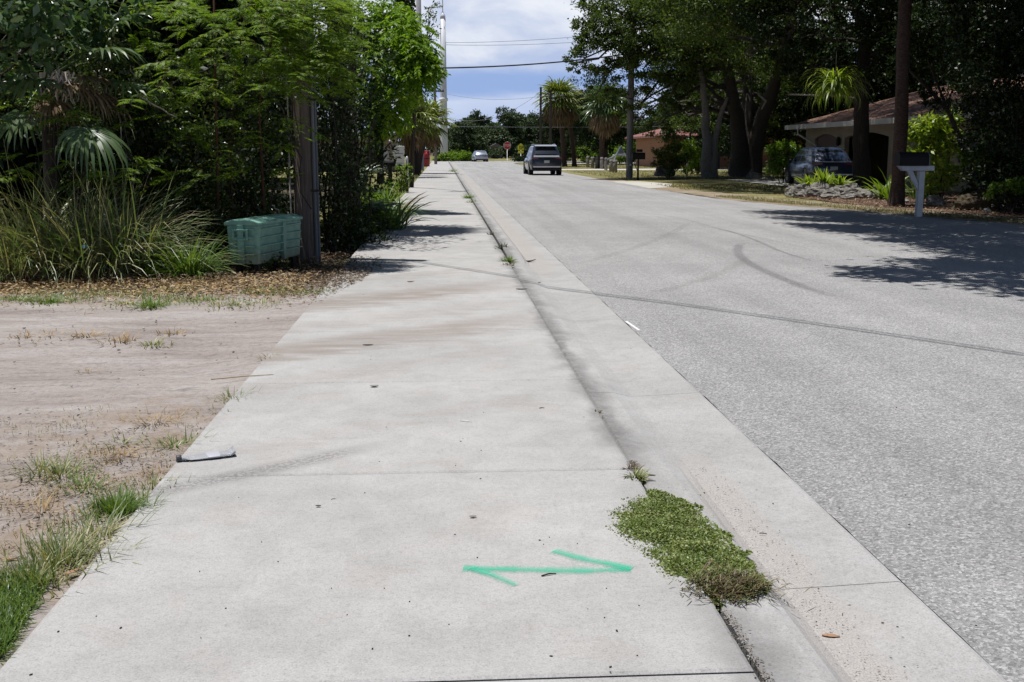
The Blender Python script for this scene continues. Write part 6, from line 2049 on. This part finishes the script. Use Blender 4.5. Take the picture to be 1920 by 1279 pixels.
# ================================================================== GROUND PLANTS AND LITTER
def ground_plants():
    # grass tufts along the sidewalk's left edge and on the dirt
    T = [(290, 793, 150, .12, .28, 'straw', 'dry yellow grass mat on the dirt, farthest from the camera of the near group'), (228, 832, 70, .11, .16, 'mixgrass', 'thin half-dry grass tuft left of the green one by the bottle'), (330, 838, 110, .14, .17, 'grass', 'green grass tuft on the dirt just behind the crushed bottle'),
         (75, 878, 90, .14, .18, 'mixgrass', 'half-dry grass tuft nearest the left edge on the dirt'), (112, 888, 110, .15, .16, 'mixgrass', 'fuller half-dry tuft right of the left-edge tuft'), (160, 916, 90, .14, .15, 'grass', 'dark green spreading tuft in the middle of the dirt'), (225, 858, 120, .09, .22, 'straw', 'orange-brown flat straw mat between the green tufts'),
         (222, 958, 620, .13, .17, 'grass', 'lush dense green tuft at the sidewalk edge'), (78, 957, 60, .12, .16, 'straw', 'wispy dry tuft near the left edge'), (135, 972, 50, .10, .14, 'straw', 'small brown dry tuft below the dark green one'), (185, 1005, 90, .20, .20, 'mixgrass', 'long-bladed grass tuft bending over the sidewalk edge'), (110, 1050, 380, .17, .30, 'mixgrass', 'big ragged grass clump on the sidewalk edge at lower left'), (60, 1095, 260, .14, .24, 'mixgrass', 'ragged grass clump between the big clump and corner lawn'),
         (440, 748, 130, .12, .16, 'grass', 'dark green tuft against the sidewalk edge halfway along'), (412, 775, 60, .10, .14, 'mixgrass', 'thin sprawling tuft below the dark edge tuft'), (385, 800, 70, .07, .20, 'straw', 'flat straw strip at the sidewalk edge above the bottle'), (300, 885, 120, .08, .22, 'straw', 'brown dead grass at the sidewalk edge below the bottle'), (285, 915, 110, .09, .18, 'mixgrass', 'mixed grass at the edge above the lush tuft'), (505, 672, 50, .12, .12, 'mixgrass', 'small sprout at the sidewalk edge farther on'),
         (285, 645, 60, .09, .18, 'mixgrass', 'small tuft by the far wheel rut, right one'), (222, 638, 80, .11, .22, 'straw', 'pale dry tuft in the rutted driveway'), (160, 628, 60, .10, .25, 'straw', 'low dry tuft left of the pale one in the driveway'), (55, 628, 70, .07, .5, 'straw', 'wide flat dry mat at the left of the driveway'), (325, 622, 50, .07, .25, 'straw', 'faint dry tuft at the driveway rim'), (163, 692, 24, .06, .10, 'straw', 'tiny tuft alone in the middle of the driveway'),
         (282, 572, 150, .16, .22, 'grass', 'blue-green tuft at the far rim of the driveway'), (30, 563, 240, .09, .4, 'grass', 'low green patch at the left far rim'), (95, 563, 240, .10, .4, 'grass', 'low green patch second from left on the far rim'), (235, 568, 160, .08, .5, 'mixgrass', 'thin grass patch left of the blue-green tuft'), (380, 562, 200, .09, .5, 'bright', 'bright low grass patch right of the blue-green tuft'), (440, 570, 160, .08, .5, 'mixgrass', 'patchy grass before the cabinet'), (590, 550, 100, .12, .25, 'bright', 'bright green weed at the sidewalk corner below the leaf pile'), (500, 545, 200, .10, .5, 'mixgrass', 'dim grass patch under the cabinet front'), (330, 545, 160, .09, .45, 'mixgrass', 'thin grass under the bright arching clump')]
    for u, v, n, H, rad, m, lab in T:
        p = G(u, v, -.02)
        grass_clump('grass_tuft', lab, p, int(n * 1.25), H * .82, rad, M[m], .005 if p.y < 8 else .009, (.1, .95) if 'lush' in lab or 'ragged' in lab else (.35, 1.35), (.2, .9), 'grass tuft', seg=3)
    # lawn in the lower left corner: uncountable
    n = 5200
    P = []
    while len(P) < n:
        u, v = random.uniform(-60, 95), random.uniform(1085, 1240)
        if u < 95 - (v - 1090) * .62 and random.random() < 1:
            g = G(u, v, -.02)
            P.append((g.x, g.y, -.03))
    P = np.array(P)
    V, F = blades(P, rng.uniform(0, 6.28, n), rng.uniform(.03, .085, n), rng.uniform(.1, 1.0, n), rng.uniform(.2, 1.2, n), .0045, 3)
    tag(qmesh('lawn_grass', V, F, M['grass']), 'green lawn grass in the lower left corner', 'grass', kind='stuff')
    # sparse verge grass: left verge and right lawn
    def scatter(name, lab, fn, n, H, Wd, m):
        P = np.array([fn() for _ in range(n)])
        k = len(P)
        V, F = blades(P, rng.uniform(0, 6.28, k), H * rng.uniform(.5, 1.3, k), rng.uniform(.1, .9, k), rng.uniform(.2, 1.2, k), Wd, 2)
        tag(qmesh(name, V, F, M[m]), lab, 'grass', kind='stuff')

    def fl():
        y = 21 + 60 * random.random() ** 1.6
        return (-1.30 - abs(random.gauss(0, 1)) * .9, y, -.04)
    scatter('verge_grass', 'grass along the left edge of the far sidewalk', fl, 9000, .16, .018, 'mixgrass')

    def fr():
        y = 55
        while 48.5 < y < 56.5 or 82 < y < 91 or y < 41:
            y = 34 + 90 * random.random() ** 1.5
        return (9.2 + random.random() * 9 * (1 + y / 100), y, -.05)
    scatter('lawn_grass', 'dry lawn grass on the right beyond the road', fr, 26000, .09, .03, 'drygrass')

    def fv():
        t = random.random()
        y = 20.5 + 15 * t
        return (np.interp(y, [20, 21.5, 27, 32, 36], [12.4, 12.0, 10.5, 9.2, 8.8]) + abs(random.gauss(0, .55)), y, -.035)
    scatter('verge_grass', 'patchy shaded grass strip by the mailbox on the right', fv, 5000, .08, .014, 'drygrass')
    for u, v, lab in ((478, 512, 'small leafy weed standing before the front corner of the green cabinet'), (520, 508, 'thin leafy weed in the shade beneath the green cabinet')):
        p = G(u, v)
        shrub('cabinet_weed', lab, (p.x, p.y, 0), [(0, 0, .13, .09), (.10, 0, .08, .08), (-.08, .02, .08, .08)], 190, .035, .55, M['oak'], 'weed', stems=3)
    # leaf litter: around the cabinet, under the tall grass, mulch on the right
    def litter(name, lab, fn, n, L, m='litter', lift=.012):
        P = np.array([fn() for _ in range(n)])
        D = rng.normal(size=(n, 3)) * (1, 1, .18)
        N = rng.normal(size=(n, 3)) * (.4, .4, .2) + (0, 0, 1)
        V, F = leaves(P, D, N, L * rng.uniform(.5, 1.6, n), L * rng.uniform(.12, .5, n), .2)
        tag(qmesh(name, V, F, M[m]), lab, 'leaf litter', kind='stuff')

    def f1():
        while True:
            u, v = random.gauss(640, 60), random.gauss(512, 24)
            if 480 < v < 570 and u < 735 - max(0, v - 495) * 1.9 and u > 520:
                p = G(u, v)
                return (p.x, p.y, random.random() ** 2 * .09 * max(0, 1 - abs(u - 640) / 90) - .01)
    litter('leaf_litter', 'brown dry leaf pile spilling onto the sidewalk beside the wooden pole', f1, 5200, .042, 'brownlitter')

    def f2():
        x = random.uniform(-6.2, -1.4)
        y = 12.5 + random.gauss(0, .55)
        return (x, y, random.random() ** 3 * .10 - .02)
    litter('leaf_litter', 'straw and dry leaves under the tall grass at left', f2, 6000, .055, 'brownlitter')
    litter('straw_litter', 'pale straw strewn before the tall grass at left', lambda: (random.uniform(-6.3, -1.5), 12.2 + random.gauss(0, .5), random.random() ** 3 * .06 - .015), 7000, .06, 'straw')

    def fs():
        x, y = random.uniform(-6.4, -1.45), 11.5 + random.gauss(0, .42)
        if mnoise.noise(Vector((x * 1.1, y * 2.2, 8))) < -.05: return (x, y, -.2)
        return (x, y, -.035)
    scatter('verge_grass', 'patchy low grass along the far rim of the dirt driveway', fs, 7000, .065, .008, 'mixgrass')

    def fd():
        while True:
            u, v = random.gauss(190, 150), random.gauss(900, 95)
            if -40 < u < 480 and 760 < v < 1130 and u < 1235 - v * 1.02:
                p = G(u, v, -.02)
                if mnoise.noise(Vector((p.x * 3.2, p.y * 3.2, 2))) > .05 or u > 1150 - v * 1.02:
                    return (p.x, p.y, -.025)
    scatter('dry_grass', 'sparse dry grass sprigs on the dirt beside the sidewalk', fd, 1300, .03, .0035, 'straw')
    scatter('low_weeds', 'sparse low green sprigs on the dirt beside the sidewalk', fd, 600, .03, .004, 'mixgrass')

    def f3():
        return (random.uniform(-5.8, -1.5), random.uniform(13, 16.5), random.random() ** 3 * .06 - .08)
    litter('leaf_litter', 'shaded dry leaves on the thicket floor at left', f3, 3000, .07)

    def f4():
        p = (random.uniform(11, 20), random.uniform(22.5, 37))
        return (*p, -.01 + random.random() ** 3 * .05)
    litter('leaf_litter', 'brown leaf mulch over the rock bed on the right', f4, 9000, .07)

    def f5():
        while True:
            u, v = random.gauss(170, 130), random.gauss(930, 90)
            if -40 < u < 470 and 760 < v < 1130 and u < 1240 - v * 1.02:
                p = G(u, v, -.02)
                return (p.x, p.y, -.022 + random.random() * .012)
    litter('leaf_litter', 'fine dry straw scattered on the dirt beside the sidewalk', f5, 1300, .022, 'crumbs')

    def f6():
        y = 19 + random.random() * 14
        return (-1.25 + random.gauss(0, .14), y, .0 + random.random() * .015)
    litter('leaf_litter', 'leaf crumbs along the left edge of the sidewalk', f6, 900, .035, 'crumbs')

    def f7():
        y = random.choice([random.uniform(2.3, 3.25), random.uniform(4.75, 4.95), random.uniform(12.6, 30)])
        return (.885 + random.gauss(0, .011), y, .0 + random.random() * .008)
    litter('kerb_debris', 'bark crumbs and dead grass packed in the kerb joint', f7, 1500, .012, 'crumbs')

    def f8():
        y = random.choice([random.uniform(2.4, 5.0), random.uniform(13.0, 30)])
        return (1.22 + random.gauss(0, .07), y, -.053 + random.random() * .004)
    litter('gutter_debris', 'gritty leaf crumbs lying along the gutter', f8, 900, .010, 'crumbs')

    # tiny dark specks on concrete and road
    n = 120
    bm = bmesh.new()
    for k in range(n):
        v = 330 + 949 * random.random() ** .7
        u = random.uniform(0, 1900)
        p = G(u, v)
        if not (-1.2 < p.x < 7.5 and p.y < 16): continue
        z = .001 if p.x < .87 else (road_z(p.x) + .006 if p.x > 1.62 else -.05)
        s = random.uniform(.0012, .0036)
        mt = Matrix.Translation((p.x, p.y, z + s * .4)) @ Matrix.Rotation(random.uniform(0, 6), 4, 'Z') @ Matrix.Diagonal((s * random.uniform(1, 2.2), s, s * .7, 1))
        bmesh.ops.create_icosphere(bm, subdivisions=1, radius=1, matrix=mt)
    o = bmo('grit', bm, M['dark_wood'])
    tag(o, 'tiny dark grit specks scattered over sidewalk and road', 'grit', kind='stuff')

    bm = bmesh.new()
    for k in range(130):
        x, y = -1.3 - random.random() ** 1.5 * 4.2, random.uniform(2.6, 10.8)
        s_ = random.uniform(.003, .008) * (1 if y < 7 else 1.5)
        mt = Matrix.Translation((x, y, -.025)) @ Matrix.Rotation(random.uniform(0, 6), 4, 'Z') @ Matrix.Diagonal((s_ * random.uniform(1, 1.8), s_, s_ * .7, 1))
        bmesh.ops.create_icosphere(bm, subdivisions=1, radius=1, matrix=mt)
    o = bmo('gravel', bm, plain('grey_pebble', (.27, .235, .215), .9, var=.4, vs=1.5))
    tag(o, 'small pebbles and clods strewn over the dirt driveway', 'gravel', kind='stuff')

    # the creeping green patch at the kerb
    out = [(1140, 960), (1178, 937), (1236, 917), (1300, 943), (1345, 985), (1400, 1042), (1441, 1096), (1425, 1124), (1360, 1131), (1282, 1092), (1240, 1083), (1203, 1042), (1150, 1003)]
    pg = [(G(*q).x, G(*q).y) for q in out]

    def inside(x, y):
        c = False
        for i in range(len(pg)):
            (x1, y1), (x2, y2) = pg[i], pg[i - 1]
            if (y1 > y) != (y2 > y) and x < (x2 - x1) * (y - y1) / (y2 - y1) + x1:
                c = not c
        return c

    def dist(x, y):
        m = 9
        for i in range(len(pg)):
            a, b2, p = Vector(pg[i]), Vector(pg[i - 1]), Vector((x, y))
            t = max(0, min(1, (p - a).dot(b2 - a) / (b2 - a).length_squared))
            m = min(m, (a + (b2 - a) * t - p).length)
        return m
    P, Pe = [], []
    x0, x1 = min(p[0] for p in pg) - .05, max(p[0] for p in pg) + .05
    y0, y1 = min(p[1] for p in pg) - .05, max(p[1] for p in pg) + .05
    while len(P) < 62000:
        x, y = random.uniform(x0, x1), random.uniform(y0, y1)
        wob = .040 * mnoise.noise(Vector((x * 11, y * 11, 0))) + .02 * mnoise.noise(Vector((x * 31, y * 31, 3)))
        ins, d = inside(x, y), dist(x, y)
        if not ins and d > .006 + wob and random.random() > .0015: continue
        if mnoise.noise(Vector((x * 13, y * 13, 9))) < -.55 and random.random() < .8: continue
        if ins and d < .02 - wob and random.random() < .5: continue
        h = .026 * min(1, d / .12) if ins else 0
        h *= .6 + .9 * mnoise.noise(Vector((x * 9, y * 9, 4)))
        z = -.01 if x < .9 else -.012
        P.append((x, y, z + h * random.random() ** .5 + .003))
    P = np.array(P)
    n = len(P)
    root = thing('creeping_weed', 'mat of creeping green weed growing over the kerb beside the green arrow', 'weed patch', (0, 0, 0))
    D = rng.normal(size=(n, 3)) * (1, 1, .5) + (0, 0, .35)
    N = rng.normal(size=(n, 3)) * .5 + (0, 0, .9)
    L = .005 + .011 * rng.random(n) ** 2
    V, F = leaves(P, D, N, L, L * .62, .25)
    qmesh('foliage', V, F, M['moss'], root)
    # reddish runners at its near end
    q = [G(1385, 1098), G(1350, 1090), G(1410, 1105), G(1370, 1115), G(1330, 1105)]
    Pb = np.concatenate([np.array([g.x, g.y, .01]) + rng.normal(size=(190, 3)) * (.048, .045, .008) for g in q])
    k = len(Pb)
    V, F = blades(Pb, rng.normal(-.9, 1.3, k), rng.uniform(.02, .065, k), rng.uniform(.6, 1.4, k), rng.uniform(.2, 1.0, k), .0042, 3)
    qmesh('runner', V, F, M['mossred'], root)
    # little weeds in the kerb joint
    W2 = [(1193, 893, 150, .06, .055, 'mixgrass', 'small half-dry weed in the kerb joint above the green mat'), (1186, 880, 70, .05, .05, 'mossred', 'brownish weed sprig just beyond the half-dry kerb weed'), (952, 490, 90, .12, .10, 'grass', 'small green weed in the kerb joint near the kerb end'), (943, 467, 60, .14, .12, 'shade', 'dark weed sprig in the kerb joint before the raised kerb'), (925, 440, 40, .10, .10, 'shade', 'dark crumb of weed in the distant kerb joint'),
          (878, 372, 160, .22, .22, 'bright', 'bright green weed clump in the kerb joint farther up'), (884, 380, 60, .16, .18, 'grass', 'darker weed close in front of the bright kerb clump'), (849, 322, 160, .3, .35, 'bright', 'faraway yellow-green weed on the kerb'), (955, 497, 40, .08, .08, 'mossred', 'brown weed remnant in the kerb joint nearest the kerb end'), (1120, 770, 30, .03, .03, 'mossred', 'tiny weed speck in the kerb crack midway')]
    for u, v, n, H, rad, m, lab in W2:
        grass_clump('kerb_weed', lab, G(u, v) + Vector((0, 0, .004)), n, H, rad, M[m], .006 if v > 700 else .012, (.3, 1.3), (.2, 1.0), 'weed', seg=3)

    # loose bits lying on the pavement
    def bit(name, lab, u, v, L, Wd, ang, mat, cat, z=.002, curl=.2):
        p = G(u, v)
        d = (math.cos(ang), math.sin(ang), 0)
        n = 5
        t = np.linspace(-.5, .5, n)
        w = Wd * np.array([.25, .85, 1, .75, .1]) / 2
        V, F = [], []
        for i in range(n):
            c = np.array((t[i] * L * d[0], t[i] * L * d[1], z + .004 + curl * Wd * (4 * t[i] ** 2)))
            s = np.array((-d[1], d[0], .35)) * w[i]
            V += [c + s, c - np.array((0, 0, Wd * .08)), c + np.array((d[1], -d[0], .30)) * w[i]]
        for i in range(n - 1):
            F += [(3 * i, 3 * i + 1, 3 * i + 4, 3 * i + 3), (3 * i + 1, 3 * i + 2, 3 * i + 5, 3 * i + 4)]
        o = qmesh(name, V, F, mat)
        md = o.modifiers.new('s', 'SOLIDIFY')
        md.thickness = .0015
        o.location = (p.x, p.y, 0)
        return tag(o, lab, cat)
    dk = plain('dark_dead_leaf', (.05, .04, .035), .8)
    tan = plain('tan_dead_leaf', (.27, .155, .085), .8, var=.2)
    gl = plain('grey_dead_leaf', (.20, .19, .18), .8)
    bit('dead_leaf', 'orange-tan dead leaf lying in the gutter at lower right', 1560, 1160, .055, .020, -.3, tan, 'leaf', -.062, .08)
    bit('dead_leaf', 'dark curled leaf beside the small kerb weed above the green mat', 1221, 894, .038, .018, -.3, dk, 'leaf')
    bit('dead_leaf', 'small grey leaf on the sidewalk above the green arrow', 887, 971, .028, .016, .1, gl, 'leaf')
    bit('dead_leaf', 'dark leaf alone on the sidewalk at mid distance', 702, 726, .050, .03, .2, gl, 'leaf')
    bit('dead_leaf', 'tiny black leaf scrap on the near sidewalk left of centre', 597, 951, .022, .012, 0, dk, 'leaf')
    bit('dead_leaf', 'orange fallen leaf on the dirt at the left edge', 18, 1041, .055, .02, .2, tan, 'leaf', -.02)
    bit('dead_leaf', 'orange fallen leaf tucked in the ragged grass clump', 135, 1075, .06, .02, 1.0, tan, 'leaf', .0)
    bit('dead_frond_piece', 'dark frond piece lying in the gutter at the kerb end', 987, 483, .26, .07, -.15, dk, 'frond', -.06, .5)
    bit('dead_frond_piece', 'small dark frond piece on the gutter just before the kerb end', 998, 523, .20, .04, .05, dk, 'frond', -.06, .5)
    bit('dead_frond_piece', 'dark scrap lying across the kerb crack by the wire shadow', 978, 543, .12, .03, 0, dk, 'frond', 0)
    bit('dead_leaf', 'small brown leaf on the stained sidewalk band', 690, 648, .08, .02, .1, dk, 'leaf')
    bit('dead_leaf', 'tan leaf on the sidewalk just past the upper stained band', 770, 529, .08, .03, .3, tan, 'leaf')
    for (u, v, L, r, ang, m, lab, z) in ((1029, 1079, .056, .0028, .35, M['dark_wood'], 'short black twig lying across the green arrow', .003), (874, 791, .07, .0022, -.45, plain('bleached_twig', (.68, .66, .62), .7), 'thin white twig on the sidewalk at mid distance', .003), (1432, 978, .03, .002, -.4, M['dark_wood'], 'tiny dark twig in the gutter beside the green mat', -.05), (590, 705, .40, .003, .35, M['straw'], 'long dry stalk lying from the dirt onto the sidewalk edge', .004), (625, 937, .022, .0012, .5, M['dark_wood'], 'fine dark twig left of the grey leaf', .003), (1016, 766, .03, .002, .1, M['dark_wood'], 'fine dark twig near the kerb crack midway', .003)):
        if lab.startswith('long'): u, v = 455, 708
        p = G(u, v)
        o = Q().add(tube([(-L / 2 * math.cos(ang), -L / 2 * math.sin(ang), z), (0, 0, z + r * 1.2), (L / 2 * math.cos(ang), L / 2 * math.sin(ang), z)], [r, r * 1.1, r * .6], 6)).build('twig', m)
        o.location = (p.x, p.y, 0)
        tag(o, lab, 'twig')

    # crushed bottle
    a, c = G(333, 866), G(441, 853)
    d = (c - a)
    Lb = d.length
    root = thing('plastic_bottle', 'crushed clear plastic bottle lying at the sidewalk edge', 'bottle', (a.x, a.y, 0), math.atan2(d.y, d.x))
    m, nt, b = newmat('scuffed_clear_plastic')
    b.inputs['Base Color'].default_value = (.70, .71, .74, 1)
    b.inputs['Roughness'].default_value = .22
    b.inputs['Transmission Weight'].default_value = .55
    b.inputs['IOR'].default_value = 1.3
    bm = bmesh.new()
    rings = []
    st = [(0, .006), (.01, .013), (.07, .013), (.10, .016), (.2, .026), (.35, .03), (.55, .033), (.75, .036), (.9, .034), (.98, .028), (1, .015)]
    for t, r in st:
        ring = []
        for k in range(18):
            an = 2 * math.pi * k / 18
            w = 1 + .22 * mnoise.noise(Vector((t * 9, math.cos(an) * 2, math.sin(an) * 2)))
            sq = .26 if .1 < t < .97 else .7
            ring.append(bm.verts.new((t * Lb, r * 1.25 * w * math.cos(an), .004 + r * sq + r * sq * w * math.sin(an))))
        rings.append(ring)
    for i in range(len(rings) - 1):
        for k in range(18):
            bm.faces.new((rings[i][k], rings[i][(k + 1) % 18], rings[i + 1][(k + 1) % 18], rings[i + 1][k]))
    bm.faces.new(rings[0])
    bm.faces.new(rings[-1])
    bmo('body', bm, m, root, smooth=False)
    lathe('cap', [(.016, -.004), (.017, .0), (.017, .016), (.015, .018)], plain('dark_cap', (.06, .06, .07), .5), root, 14, (0, 0, .016), 'x')
    o = lathe('label_band', [(.034, Lb * .50), (.036, Lb * .52), (.037, Lb * .70), (.035, Lb * .72)], plain('grey_label', (.38, .38, .42), .5), root, 18, (0, 0, 0), 'x')
    o.scale = (1, 1.24, .29)
    o.location = (0, 0, .0135)


ground_plants()
